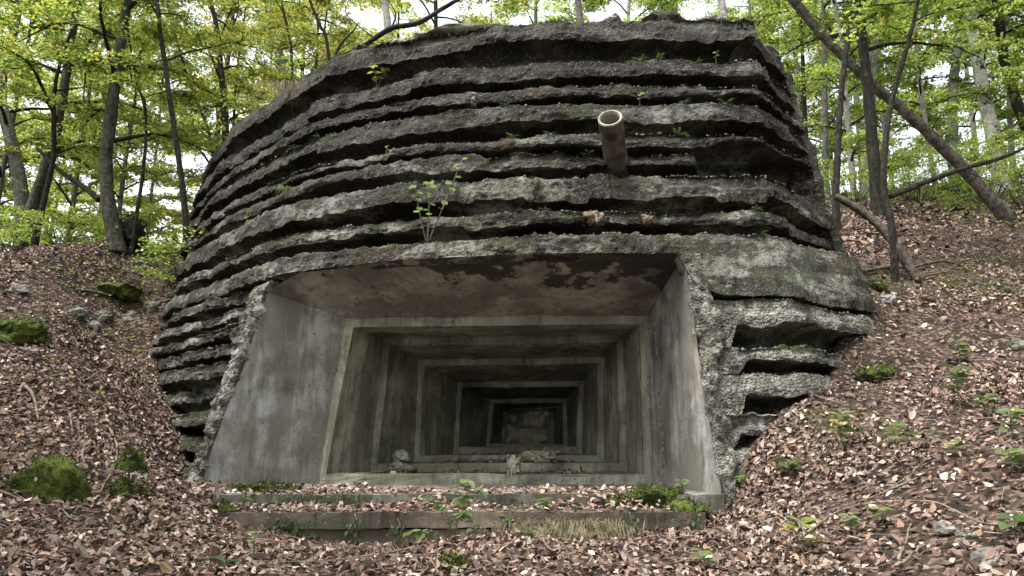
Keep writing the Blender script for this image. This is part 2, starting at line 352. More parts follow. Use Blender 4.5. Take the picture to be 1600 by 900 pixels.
def hit(x, y):                                    # photo pixel -> (s, z) on the bunker face
    i = np.argmin((_gx - x) ** 2 + (_gy - y) ** 2); return _gS.ravel()[i], _gZ.ravel()[i]
# where the slope meets the bunker, read off the photograph
_tp = [p for p in _tp if p[:2] not in ((290, 372), (305, 775), (230, 600), (215, 545), (260, 440), (285, 380), (1130, 785), (1250, 640), (1390, 570), (1375, 480), (1345, 440))]
for _x, _y in ((300, 778), (285, 715), (262, 660), (240, 610), (232, 560), (238, 510), (250, 460), (272, 420), (286, 380), (1134, 785), (1165, 735), (1210, 690), (1260, 640), (1330, 590), (1372, 555), (1366, 495), (1338, 440)):
    _s, _z = hit(_x, _y); _q = surf(np.array(_s), np.array(_z), .08 if _x < 900 else .2); _tc.append(tuple(_q))
_tc += [tuple(at(*p)) for p in _tp]
_tc += [(0, 7.6, -.9), (-2, 8, -.85), (0, 17, 5.2), (-5, 16, 4.6), (4.5, 15, 4.9), (0, 26, 7), (-8, 17, 4.1), (-9, 22, 3.9), (-14, 16, 3.9), (-12, 35, 4.5), (-30, 40, 3), (-30, 15, 3), (-8, 60, 6),
        (30, 40, 14), (15, 40, 13.5), (30, 20, 8), (20, 12, 5), (20, 5, 3), (0, 45, 11), (-60, 80, 3), (0, 90, 16), (60, 90, 22), (60, 0, 6), (-60, 0, -2)]
_tc = np.array(_tc, float)
def _rbf_fit(P):
    n = len(P); r = np.linalg.norm(P[:, None, :2] - P[None, :, :2], axis=-1)
    A = np.zeros((n + 3, n + 3)); A[:n, :n] = r - np.eye(n) * 0.08; A[:n, n] = 1; A[:n, n + 1:] = P[:, :2]; A[n:, :n] = A[:n, n:].T
    return np.linalg.solve(A, np.concatenate([P[:, 2], np.zeros(3)]))
_w = _rbf_fit(_tc)

def poly_inside(x, y, off):
    """signed depth inside the bunker plan (positive inside)"""
    x = np.asarray(x, float); d = np.full(x.shape, 1e9); sgn = None
    P = PP[::6]; Nn = NN[::6]
    best = np.full(x.shape, 1e9); side = np.zeros(x.shape)
    for p, n in zip(P, Nn):
        dx, dy = x - p[0], y - p[1]; dd = dx * dx + dy * dy; mk = dd < best
        best = np.where(mk, dd, best); side = np.where(mk, -(dx * n[0] + dy * n[1]), side)
    return side - off
def ground_raw(x, y):
    x = np.asarray(x, float); y = np.asarray(y, float); sh = x.shape; x = x.ravel(); y = y.ravel()
    out = np.empty(len(x))
    for a in range(0, len(x), 20000):
        X, Y = x[a:a + 20000], y[a:a + 20000]
        r = np.sqrt((X[:, None] - _tc[None, :, 0]) ** 2 + (Y[:, None] - _tc[None, :, 1]) ** 2)
        out[a:a + 20000] = r @ _w[:-3] + _w[-3] + X * _w[-2] + Y * _w[-1]
    Pn = np.stack([x, y, 0 * x], -1)
    out += .10 * fbm(Pn, .55, 3, 5) + .035 * fbm(Pn, 2.3, 3, 9)
    return out.reshape(sh)
def ground_z(x, y):                               # scooped out a little in front of the right jamb
    return ground_raw(x, y) - .34 * np.exp(-((np.asarray(x) - 2.12) / .36) ** 2 - ((np.asarray(y) - 7.75) / .5) ** 2)
def ground_hit(px, py, y0=2.5, y1=45.0):
    d = ray(px, py); Y = np.linspace(y0, y1, 1400); P = d[None] * (Y / d[1])[:, None]
    below = P[:, 2] < ground_z(P[:, 0], P[:, 1]); k = int(np.argmax(below)) if below.any() else len(Y) - 1
    p = P[k].copy(); p[2] = float(ground_z(p[0:1], p[1:2])[0]); return p
def ground_normal(x, y):
    e = .06; gx = (ground_z(x + e, y) - ground_z(x - e, y)) / (2 * e); gy = (ground_z(x, y + e) - ground_z(x, y - e)) / (2 * e)
    n = np.stack([-gx, -gy, np.ones_like(gx)], -1); return n / np.linalg.norm(n, axis=-1, keepdims=True)

def axis_pts(lo, hi, dense_lo, dense_hi, step):
    a = [dense_lo]; st = step
    while a[-1] > lo: st *= 1.18; a.append(a[-1] - st)
    b = [dense_hi]; st = step
    while b[-1] < hi: st *= 1.18; b.append(b[-1] + st)
    return np.array(a[:0:-1] + list(np.arange(dense_lo, dense_hi, step)) + b)
gx_ = axis_pts(-260, 260, -9.5, 10.5, .09); gy_ = axis_pts(-120, 320, 2.2, 16.5, .09)
GX, GY = np.meshgrid(gx_, gy_, indexing='xy'); GZ = ground_z(GX, GY)
ins = poly_inside(GX, GY, 0.0) + BAT * (Z0 - GZ); GZ = np.where((ins > .22) & (GY < 15.0), np.minimum(GZ, -1.6), GZ)
GZ = np.where((GX > -2.8) & (GX < 1.78) & (GY > 7.25) & (GY < 9), np.minimum(GZ, -1.5), GZ)
ground = obj('ground', new_mesh('ground', np.stack([GX, GY, GZ], -1), grid_faces(*GX.shape)), M['ground'])
tag(ground, 'leaf covered forest hillside rising on both sides of the bunker', 'ground', kind='structure')

# ------------------------------------------------------------------ bunker
bunker = thing('concrete_bunker', (0.3, 8.3, -.9), 'ribbed grey concrete bunker with a stepped gun embrasure, dug into the slope', 'bunker')
S0 = 0.0
CREST = [5.65, 4.98, 4.56, 4.28, 3.80, 3.58, 3.25, 2.75, 2.43]
jl = np.array([hit(418, 452), hit(385, 545), hit(345, 650), hit(302, 775)]); jr = np.array([hit(1070, 400), hit(1082, 480), hit(1100, 600), hit(1132, 785)])
def s_jl(z): return np.interp(z, jl[::-1, 1], jl[::-1, 0])
def s_jr(z): return np.interp(z, jr[::-1, 1], jr[::-1, 0])
SVL, SVR = s_at_plan(-6.7, 13.6), S_CORNER + 1.6
def cols_full():
    return np.concatenate([np.arange(0, SVL, .15), np.arange(SVL, SVR, .024), np.arange(SVR, S_END, .2)])
crest_pts = []                                     # for gravel and plants
def course(name, s_of, zt, zb, D, lip, out, seed, mat_, crest_amp=.03, namp=1.0):
    """s_of(z) -> (columns,) arc positions at height z; zt, zb, D, lip, out: per-column arrays"""
    h = zt - zb; rows = []
    sm = s_of((zt + zb) * .5)
    rg = .075 * n1(sm, 1.3, 3, seed) + .035 * n1(sm, 6.0, 2, seed + 50)
    lp = np.clip(lip + rg * sstep(.05, .3, lip), .01, .85)
    Dn = D * np.clip(1 + .45 * n1(sm, .9, 3, seed + 7), .3, 1.7)
    tooth = n1(sm, 9, 3, seed + 31); gap = sstep(.35, .75, n1(sm, .55, 2, seed + 13))
    def chunk(per, sd): u = sm / per + sd * .37 + .25 * n1(sm, .6, 2, sd); i_ = np.floor(u); f_ = sstep(.0, .07, u - i_); z_ = i_ * 0; return _h(i_ - 1, z_, z_, sd) * (1 - f_) + _h(i_, z_, z_, sd) * f_
    brk = sstep(.05, .3, lip); lp = np.clip(lp + .075 * chunk(.75, seed + 1) * brk, .01, .85); shift = (.05 * chunk(1.3, seed + 2) + .025 * chunk(.45, seed + 4)) * brk * namp
    shift = shift - .11 * sstep(.52, .60, n1(sm, .5, 3, seed + 77)) * brk * namp
    setb = .07 * np.clip(chunk(1.9, seed + 6), 0, 1) * brk
    zq, oq, wq = [], [], []
    def row(z, o, w): zq.append(z); oq.append(o); wq.append(w)
    row(zb - .05, -Dn - .12, .2)
    for q in (0, .25, .5, .7, .83, .92, .97, .993): row(zb + q * lp * h, -Dn * np.sqrt(1 - q * q), .6)
    for q in np.linspace(0, 1, 8): 
        f = -.012 * (2 * q - .9) ** 2 - .05 * gap * (q > .3) - setb * (q > .45)
        row(zb + lp * h + q * (h * (1 - lp)) * (.985 if q > .9 else 1), f + (.02 * tooth if q < .2 else 0), 1.0)
    row(zt + .004, np.full_like(zt, -.03), 1.25); row(zt + .012, np.full_like(zt, -.09), 1.4)
    row(zt + .02, np.full_like(zt, -.2), 1.3); row(zt, -np.maximum(Dn, .3) - .3, .5)
    Z = np.stack(zq); O = np.stack(oq) + out[None] + shift[None]; W = np.stack(wq) if np.ndim(wq[0]) else np.array(wq)[:, None] * np.ones_like(Z)
    Sx = np.stack([s_of(z) for z in Z])
    B = surf(Sx, Z)
    Bs = B * np.array((1, 1, .35)); nz = .038 * fbm(Bs, 1.6, 3, seed) + .018 * fbm(B * np.array((.5, .5, 7.0)), 1.6, 3, seed + 61) + .02 * fbm(B, 6.5, 3, seed + 3) + .016 * fbm(B, 21, 2, seed + 5)
    rid = np.abs(fbm(B, 4.5, 2, seed + 11)); nz = nz - .02 * rid
    O = O + nz * W * namp
    Z2 = Z + np.where(W > .9, .02 * fbm(B, 9, 3, seed + 21) * W, 0) + np.where(W > 1.2, crest_amp * fbm(B, 2.2, 3, seed + 23), 0)
    V = surf(Sx, Z2, O)
    k = len(zq)
    crest_pts.append((V[k - 4].copy(), V[k - 3].copy(), V[k - 2].copy()))
    Fg = grid_faces(*Z.shape); i = np.arange(Z.size).reshape(Z.shape)
    ends = []
    for c, flip in ((0, 0), (-1, 1)):              # close the two ends
        loop = i[:, c]; n = len(loop)
        q = np.array([(loop[a], loop[a + 1], loop[n - 2 - a], loop[n - 1 - a]) for a in range((n - 1) // 2)]); ends.append(q if flip else q[:, ::-1])
    return obj(name, new_mesh(name, V.reshape(-1, 3), np.vstack([Fg] + ends), False), mat_, bunker)

sc = cols_full()
pxm = proj(surf(sc, np.full_like(sc, 3.6)))[0]
side = sstep(S_CORNER - .03, S_CORNER + .05, sc)   # smooth return wall past the right-hand corner
wob = [.028 * n1(sc, .6, 3, 100 + k) for k in range(9)]
s_cL, s_cR = s_jl(2.2), s_jr(2.2)
over_open = sstep(s_cL - .15, s_cL + .1, sc) * (1 - sstep(s_cR - .1, s_cR + .15, sc))
for k in range(9):
    zt = CREST[k] + wob[k]
    if k < 8: zb = CREST[k + 1] + wob[k + 1]
    else:
        zl, zr = 2.12, 1.63
        zb = np.where(sc < .5 * (s_cL + s_cR), zl + (2.2 - zl) * over_open, zr + (2.2 - zr) * over_open)
    D = np.full_like(sc, .42 if k not in (0,) else .36); lip = np.full_like(sc, [.50, .42, .46, .44, .40, .48, .46, .50, .25][k])
    out = np.zeros_like(sc)
    if k == 4:
        m_ = sstep(1100, 1150, pxm); lip = lip + .2 * m_; out -= .0 * m_
    if k == 5:
        m_ = sstep(1085, 1110, pxm) * (1 - side); out -= .5 * m_; lip = lip - .3 * m_; D = D * (1 - .5 * m_)
    if k == 6:
        lip = lip - .12 * sstep(700, 900, pxm)
    if k == 8:
        D = D * (1 - over_open) + .05 * over_open; lip = lip * (1 - over_open) + .02 * over_open
        lip = lip - .18 * sstep(s_cR, s_cR + .4, sc)
        out += .22 * sstep(S_FR + .5, S_CORNER - .1, sc) * (zt - zb > .5)
    D = D * (1 - .93 * side); lip = lip * (1 - .95 * side); out = out + .05 * side * (k % 2) - .03 * side
    course('concrete_course', lambda z, sc=sc: sc + 0 * z, zt, zb, D, lip, out, 10 + 40 * k, M['rough'], .02, .68)

# courses beside the opening
def side_courses(crests, left):
    for i in range(len(crests) - 1):
        zt0, zb0 = crests[i], crests[i + 1]
        if left:
            t = np.concatenate([np.linspace(0, .30, 20, endpoint=False), np.linspace(.30, 1, 220)])
            s_of = lambda z, t=t: SVL + t * (s_jl(z) - SVL)
        else:
            t = np.concatenate([np.linspace(0, .62, 130, endpoint=False), np.linspace(.62, 1, 24)])
            s_of = lambda z, t=t: s_jr(z) + t * (SVR - s_jr(z))
        n = len(t); sm = s_of(np.full(n, .5 * (zt0 + zb0)))
        jd = (s_jl(np.full(n, zt0)) - sm) if left else (sm - s_jr(np.full(n, zt0)))
        bw = .42 + .12 * n1(sm * 0 + zt0 * 3, 1, 2, 77)
        br = 1 - sstep(bw - .1, bw + .05, jd)      # gravelly border along the jamb
        D = np.full(n, .30 if left else .55) * (1 - br) + .02; lip = np.full(n, .46 if left else .5) * (1 - br) + .01
        out = np.zeros(n)
        if not left:
            fill = sstep(S_CORNER - .42, S_CORNER - .3, sm); D = D * (1 - .9 * fill); lip = lip * (1 - .95 * fill)
            out = out + .24 * sstep(S_FR + .5, S_CORNER - .2, sm) - .05
        zt = zt0 + .03 * n1(sm, 1.1, 2, 300 + i); zb = zb0 + .03 * n1(sm, 1.1, 2, 301 + i)
        course('concrete_course', s_of, zt, zb, D, lip, out, 500 + 60 * i + (0 if left else 900), M['rough' if left else 'agg'], .03 if left else .012, 1.0 if left else .6)
side_courses([2.13, 1.84, 1.60, 1.35, 1.10, .76, .46, .12, -.25, -.75], True)
side_courses([1.62, 1.07, .77, .35, -.02, -.42, -.85], False)

# crumbling edges of the mouth: rough strips of broken concrete down both jambs
def edge_strip(sj, z0, z1, sgn, seed):
    zz = np.linspace(z0, z1, 110); w = np.linspace(0, 1, 14)
    Z, Wd = np.meshgrid(zz, w, indexing='ij'); wid = .26 + .12 * n1(zz, 1.5, 3, seed)[:, None]
    Sx = sj(Z) - sgn * (Wd * wid) ; B = surf(Sx, Z)
    o = .05 * np.sin(math.pi * np.clip(Wd * .9 + .1, 0, 1)) - .22 * (Wd > .97) - .10 * (Wd < .02)
    o = o + .06 * fbm(B, 4, 3, seed) + .035 * fbm(B, 15, 3, seed + 1)
    V = surf(Sx + .03 * fbm(B, 8, 2, seed + 2), Z, o)
    return obj('broken_edge', new_mesh('broken_edge', V, grid_faces(*Z.shape) if sgn > 0 else grid_faces(*Z.shape)[:, ::-1]), M['agg'], bunker)
edge_strip(s_jl, -.7, 1.95, 1, 801); edge_strip(s_jr, -.7, 2.2, -1, 831)

zz = np.linspace(2.25, 5.35, 90); ang = np.linspace(-1.0, 1.0, 12); Zr, Ar = np.meshgrid(zz, ang, indexing='ij'); Br = surf(S_CORNER + .05 + .07 * Ar, Zr)
Vr_ = surf(S_CORNER + .05 + .08 * Ar + .03 * fbm(Br, 1.5, 2, 881), Zr, .10 * np.sqrt(np.clip(1 - Ar ** 2, 0, 1)) - .06 + .05 * fbm(Br * np.array((1, 1, .3)), 9, 3, 883))
obj('corner_rib', new_mesh('corner_rib', Vr_, grid_faces(*Zr.shape)[:, ::-1]), M['rough'], bunker)

# embrasure: rings (inner corners in photo pixels: TL, TR, BR, BL) at their distances
RINGS = [(9.9, [(552, 518), (1000, 498), (1007, 742), (510, 740)]),
         (10.9, [(609, 547), (964, 527), (968, 723), (590, 725)]),
         (11.9, [(662, 577), (934, 562), (934, 711), (656, 712)]),
         (12.9, [(721, 607), (904, 602), (901, 699), (716, 699)]),
         (13.9, [(771, 631), (880, 628), (880, 693), (766, 694)])]
inner = [np.array([at(x, y, Y) for x, y in c]) for Y, c in RINGS]
for q in inner:                                     # square up: level sills and heads
    q[2:, 2] = q[2:, 2].mean(); q[:2, 2] = .25 * q[:2, 2] + .75 * q[:2, 2].mean()
def uneven(P, a=.012):                             # same shift for coincident points, so joints stay closed
    return P + a * np.stack([fbm(P, 3.0, 3, 901 + k) for k in range(3)], -1) + a * .55 * np.stack([fbm(P, 17, 2, 911 + k) for k in range(3)], -1)
def panel(name, a, b, c, d, mat_, nu=24, nv=24, amp=.006, seed=0, thick=.06, parent=bunker):
    """bilinear slab a-b-c-d with a back side; front faces the side where a,b,c,d run counter-clockwise"""
    a, b, c, d = [np.asarray(p, float) for p in (a, b, c, d)]
    u, v = np.meshgrid(np.linspace(0, 1, nu), np.linspace(0, 1, nv), indexing='xy')
    P = (a * ((1 - u) * (1 - v))[..., None] + b * (u * (1 - v))[..., None] + c * (u * v)[..., None] + d * ((1 - u) * v)[..., None])
    n = np.cross(b - a, d - a); n /= np.linalg.norm(n)
    e = np.minimum(np.minimum(u, 1 - u), np.minimum(v, 1 - v)); w = sstep(0, .04, e)
    Fv = P + n * ((amp * fbm(P, 2.2, 4, seed) + amp * .4 * fbm(P, 14, 2, seed + 4)) * w)[..., None]
    Fv = uneven(Fv)
    Bk = np.array([a - n * thick, b - n * thick, c - n * thick, d - n * thick])
    i = np.arange(nu * nv).reshape(nv, nu); k = nu * nv
    fs = [grid_faces(nv, nu), np.array([(k + 3, k + 2, k + 1, k)])]
    rim = []
    for line, p0, p1 in ((i[0], k, k + 1), (i[:, -1], k + 1, k + 2), (i[-1][::-1], k + 2, k + 3), (i[:, 0][::-1], k + 3, k)):
        rim.append((line[0], p0, p1)); rim += [(line[j], p1, line[j + 1])[:3] for j in range(len(line) - 1)]
    fs.append(np.array(rim))
    return obj(name, new_mesh(name, np.vstack([Fv.reshape(-1, 3), Bk]), fs, smooth=False), mat_, parent)
# mouth edges on the face
zsL = np.linspace(1.98, -.62, 14); edgeL = surf(s_jl(zsL), zsL, -.03); zsR = np.linspace(2.2, -.62, 14); edgeR = surf(s_jr(zsR), zsR, -.03)
def out_ring(q, side_w=.085, top_w=.11, bot=None):
    o = q.copy(); o[0] += (-side_w, 0, top_w); o[1] += (side_w, 0, top_w); o[2] += (side_w, 0, 0); o[3] += (-side_w, 0, 0)
    if bot is not None: o[2, 2] = o[3, 2] = bot
    return o
FLOOR = -.46
bots = [FLOOR] + [q[2, 2] for q in inner[:-1]]
outer = [out_ring(q, .11 - .008 * i, .12 - .01 * i, bots[i] - .004) for i, q in enumerate(inner)]
def ruled(name, E0, E1, mat_, seed, nv=26, amp=.010, flip=False):
    E0 = np.asarray(E0); E1 = np.asarray(E1); v = np.linspace(0, 1, nv)[:, None, None]
    P = E0[None] * (1 - v) + E1[None] * v; n = np.cross(E0[-1] - E0[0], E1[0] - E0[0]); n /= np.linalg.norm(n)
    w = np.minimum(sstep(0, .08, v), 1)[..., 0]
    P = P + n * ((amp * fbm(P, 2.0, 4, seed) + amp * .3 * fbm(P, 16, 2, seed + 4)) * w)[..., None]
    P = uneven(P); f = grid_faces(*P.shape[:2]); f = f[:, ::-1] if flip else f
    return obj(name, new_mesh(name, P, f), mat_, bunker)
nE = 40
def lerp_edge(E, n): t = np.linspace(0, 1, len(E)); u = np.linspace(0, 1, n); return np.stack([np.interp(u, t, E[:, i]) for i in range(3)], -1)
def line(a, b, n): return np.asarray(a) + (np.asarray(b) - np.asarray(a)) * np.linspace(0, 1, n)[:, None]
o1 = outer[0]
lowL = o1[3].copy(); lowL[2] = -.62; lowR = o1[2].copy(); lowR[2] = -.62
ruled('embrasure_wall', lerp_edge(edgeL, nE), line(o1[0], lowL, nE), M['jamb'], 1001)
ruled('embrasure_wall', lerp_edge(edgeR, nE), line(o1[1], lowR, nE), M['jamb'], 1011, flip=True)
eR, rR = lerp_edge(edgeR, 60), line(o1[1], lowR, 60); vv = np.linspace(-1, 1, 9)[None, :, None]; cw = (.80 + .015 * n1(np.arange(60) * .12, 1, 2, 9))[:, None, None]; ww = (.025 + .015 * n1(np.arange(60) * .2, 1, 2, 4))[:, None, None]
tt = cw + ww * vv; Pm = eR[:, None] * (1 - tt) + rR[:, None] * tt; Pm[..., 0] -= .022 * (1 - np.abs(vv[..., 0])) + .004 * fbm(Pm, 20, 2, 3) - .004
obj('mineral_streak', new_mesh('mineral_streak', Pm[6:], grid_faces(54, 9)), M['crust'], bunker)
sx = np.linspace(s_jl(1.98), s_jr(2.2), 60); zc = np.interp(np.arange(60), [0, 6, 54, 59], [1.98, 2.19, 2.21, 2.2])
ruled('embrasure_ceiling', surf(sx, zc, -.02), line(o1[0], o1[1], 60), M['ceil'], 1021, amp=.02, flip=True)
panel('embrasure_floor', (-3.7, 7.9, FLOOR), (2.4, 7.9, FLOOR), (2.0, 9.95, FLOOR), (-3.0, 9.95, FLOOR), M['sill'], 40, 16, .008, 1031, .3)
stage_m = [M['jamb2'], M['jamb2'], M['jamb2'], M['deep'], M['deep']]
for i, (q, o) in enumerate(zip(inner, outer)):
    Y = RINGS[i][0]
    # the four bars of the ring
    mm = M['ringm']
    bars = [('frame_head', [o[0], o[1], q[1], q[0]]), ('frame_jamb', [o[1], o[2], q[2], q[1]]), ('frame_sill', [o[2], o[3], q[3], q[2]]), ('frame_jamb', [o[3], o[0], q[0], q[3]])]
    for nm, c in bars:
        c = [np.array(p) for p in c]
        a_, b_, c_, d_ = c[3], c[2], c[1], c[0]     # inner edge first -> faces the viewer
        n = np.cross(b_ - a_, d_ - a_)
        if n[1] > 0: a_, b_, c_, d_ = b_, a_, d_, c_
        panel(nm, a_, b_, c_, d_, mm, 40 if nm in ('frame_head', 'frame_sill') else 6, 6 if nm in ('frame_head', 'frame_sill') else 30, .010, 1100 + i * 10, .05)
    if i < 4: nx = outer[i + 1]; fl = q[2, 2]
    else:
        nx = np.array([at(786, 640, 14.9), at(866, 637, 14.9), at(866, 690, 14.9), at(784, 690, 14.9)]); fl = q[2, 2]
    nb = nx.copy(); nb[2, 2] = nb[3, 2] = fl
    m_ = stage_m[i]
    back = q + np.array((0, .05, 0))
    ruled('splay_wall', line(back[0], back[3], 20), line(nb[0], nb[3], 20), m_, 1200 + i)
    ruled('splay_wall', line(back[1], back[2], 20), line(nb[1], nb[2], 20), m_, 1220 + i, flip=True)
    ruled('splay_ceiling', line(back[0], back[1], 30), line(nb[0], nb[1], 30), M['ceil'] if i < 2 else m_, 1240 + i, flip=True)
    ruled('splay_floor', line(q[3], q[2], 30), line(nb[3], nb[2], 30), M['sill'], 1260 + i)
rw = [at(770, 640, 14.95), at(885, 637, 14.95), at(885, 700, 14.95), at(770, 700, 14.95)]
panel('rear_wall', rw[3], rw[2], rw[1], rw[0], M['deep'], 30, 24, .03, 1301)
# crumbled pale masonry filling the innermost opening
def slab_patch(name, cpx, Y, mat_, seed, depth=.08, n=18, jag=.18):
    """irregular lump outline given in photo pixels around its centre, standing on a wall at distance Y"""
    P = np.array([at(x, y, Y) for x, y in cpx]); c = P.mean(0); m = len(P)
    th = np.linspace(0, m, n * 4, endpoint=False); E = np.stack([np.interp(th, np.arange(m + 1), np.append(P[:, i], P[0, i])) for i in range(3)], -1)
    V = []
    for j, (r, h) in enumerate(((1.0, -.06), (1.0, .3), (.86, .75), (.6, 1.0), (.3, 1.05), (.02, 1.0))):
        R = c + (E - c) * r; j_ = 1 + jag * .4 * n1(np.arange(len(E)) * .25, 1, 2, seed); R = c + (R - c) * j_[:, None]
        R[:, 1] = Y - depth * h * (1 + .5 * fbm(R, 9, 3, seed)); V.append(R)
    V = np.array(V); k = V.shape[1]; i = np.arange(V.shape[0] * k).reshape(V.shape[0], k); jn = np.roll(i, -1, 1)
    Fq = np.stack([i[:-1], jn[:-1], jn[1:], i[1:]], -1).reshape(-1, 4)
    return obj(name, new_mesh(name, V, Fq), mat_, bunker)
slab_patch('crumbled_masonry', [(792, 662), (812, 670), (850, 668), (860, 690), (838, 694), (790, 692)], 14.9, M['masonry'], 1401)
slab_patch('crumbled_masonry', [(818, 652), (852, 648), (853, 668), (836, 672), (816, 664)], 14.88, M['masonry'], 1405)
slab_patch('crumbled_masonry', [(797, 648), (808, 650), (806, 660), (798, 657)], 14.9, M['masonry'], 1409, .05)
# steps in front
def block(name, x0, x1, y0, y1, z0, z1, mat_, seed, amp=.012, n=70):
    def fc(a, b, c, d, nu, nv):
        u, v = np.meshgrid(np.linspace(0, 1, nu), np.linspace(0, 1, nv), indexing='xy')
        return np.array(a) * ((1 - u) * (1 - v))[..., None] + np.array(b) * (u * (1 - v))[..., None] + np.array(c) * (u * v)[..., None] + np.array(d) * ((1 - u) * v)[..., None]
    parts = []
    for a, b, c, d, nu, nv in (((x0, y0, z0), (x1, y0, z0), (x1, y0, z1), (x0, y0, z1), n, 14), ((x0, y0, z1), (x1, y0, z1), (x1, y1, z1), (x0, y1, z1), n, 12),
                               ((x0, y1, z0), (x0, y0, z0), (x0, y0, z1), (x0, y1, z1), 12, 14), ((x1, y0, z0), (x1, y1, z0), (x1, y1, z1), (x1, y0, z1), 12, 14)):
        P = fc(a, b, c, d, nu, nv); ctr = np.array(((x0 + x1) / 2, (y0 + y1) / 2, (z0 + z1) / 2))
        dv = np.stack([fbm(P, 2.5, 4, seed + k) for k in range(3)], -1) + .5 * np.stack([fbm(P, 12, 2, seed + 9 + k) for k in range(3)], -1)
        parts.append(((P + amp * dv).reshape(-1, 3), [grid_faces(nv, nu)]))
    V, fs = join(parts); return obj(name, new_mesh(name, V, fs), mat_, bunker)
block('step_cap', -2.82, 1.80, 7.17, 7.75, -.73, -.585, M['step'], 1501, .010)
block('step_base', -2.80, 1.78, 7.195, 7.72, -1.3, -.734, M['step'], 1511, .010)
block('upper_step', -2.98, 2.12, 7.66, 8.0, -1.0, -.455, M['step2'], 1521, .012)

# vent pipe standing out of the face
pb = at(963, 250, 8.64); pt = at(953, 184, 8.06)
ax = pt - pb; L_ = np.linalg.norm(ax)
def ringtube(p0, p1, r0, r1, n=40):
    a = (p1 - p0) / np.linalg.norm(p1 - p0); u = np.cross(a, (1, 0, 0)); u /= np.linalg.norm(u); w = np.cross(a, u)
    th = np.linspace(0, 2 * math.pi, n, endpoint=False); c = u[None] * np.cos(th)[:, None] + w[None] * np.sin(th)[:, None]
    return c, a
c_, a_ = ringtube(pb, pt, 0, 0)
def lathe(profile, mat_, name):
    V = np.array([pb + a_ * h + c_ * (r * (1 + .012 * n1(np.arange(len(c_)) * .5, 1, 2, int(h * 100) % 50)))[:, None] for h, r in profile]); k = V.shape[1]
    i = np.arange(V.shape[0] * k).reshape(V.shape[0], k); j = np.roll(i, -1, 1)
    return obj(name, new_mesh(name, V, np.stack([i[:-1], i[1:], j[1:], j[:-1]], -1).reshape(-1, 4)), mat_, pipe)
pr = 18.5 * np.linalg.norm(pt) / F_PX
pipe = bpy.data.objects.new('vent_pipe', None)
V, fs = join([])if False else (None, None)
bpy.data.objects.remove(pipe)
def lathe_mesh(profile, mat_, name, parent):
    global pipe
    pipe = parent; o = lathe(profile, mat_, name); return o
vp = lathe_mesh([(-.22, pr), (0, pr), (L_ * .3, pr * 1.005), (L_ * .6, pr), (L_ - .02, pr * 1.0)], M['pipe'], 'vent_pipe', bunker)
lathe_mesh([(L_ - .02, pr), (L_, pr * .985), (L_ + .004, pr * .93), (L_, pr * .83), (L_ - .05, pr * .80)], M['rim'], 'pipe_rim', bunker).parent = vp
lathe_mesh([(L_ - .05, pr * .80), (L_ * .5, pr * .79), (0, pr * .79), (0.0, .001)], M['deep'], 'pipe_bore', bunker).parent = vp
for ch in vp.children: ch.matrix_parent_inverse = (Matrix.Translation(bunker.location) @ Matrix.Translation(-bunker.location)).inverted()

# roof: soil cap and loose slabs
tops = crest_pts[0][2]; tp_s = tops[::4]; cen = np.array((-.6, 14.0, 5.75))
Vr = []
for r in np.linspace(0, 1, 26):
    ring_ = tp_s * (1 - r) + cen * r; ring_ = ring_ + np.array((0, 0, 1)) * (.12 * sstep(0, .15, r) + .10 * fbm(ring_, 1.3, 4, 21) * sstep(0, .1, r) + .03 * fbm(ring_, 7, 3, 25))[:, None]; Vr.append(ring_)
obj('roof_soil', new_mesh('roof_soil', np.array(Vr), grid_faces(26, len(tp_s))), M['ground'], bunker)
def on_crest(k, px, row=1):
    P = crest_pts[k][row]; x, y = proj(P); ok = (P[:, 1] < 13.6); d = np.where(ok, np.abs(x - px), 1e9); return P[int(np.argmin(d))].copy()
for px, w, seed, dz in ((745, .62, 1, .05), (670, .4, 2, .03), (958, .16, 3, .06), (1040, .3, 4, .05), (1115, .2, 5, .05), (1150, .18, 6, .05), (1195, .24, 7, .03), (890, .1, 8, .03), (370, .16, 9, .03), (402, .13, 10, .03), (565, .2, 11, .04), (620, .16, 12, .03)):
    p = on_crest(0, px, 2); V, Fc = rock((w, .22, .09 if w > .3 else w * .6), seed + 40, 2, .3)
    st = obj('roof_stone', new_mesh('roof_stone', V + p + (0, .08, dz), Fc, False), M['stone' if seed not in (4, 11) else 'soil'])
    names = {1: 'long flat concrete slab lying on top of the roof edge', 2: 'sloping stone slab on the roof beside the bare fallen branch', 3: 'rounded pale stone on the roof edge above the pipe', 4: 'dark earthy clod heaped on the middle of the roof edge',
             5: 'angular grey stone on the right part of the roof edge', 6: 'pale wedge stone on the roof next to the right corner', 7: 'blocky broken stone at the right end of the roof', 8: 'small dark stone left of the pipe on the roof edge',
             9: 'leftmost small stone on the sloping left roof edge', 10: 'small stone on left roof edge beside the hanging dry roots', 11: 'brown clod of earth under the bent twigs on the left roof edge', 12: 'small pale stone at the foot of the bare fallen branch on the roof'}
    tag(st, names[seed], 'stone')

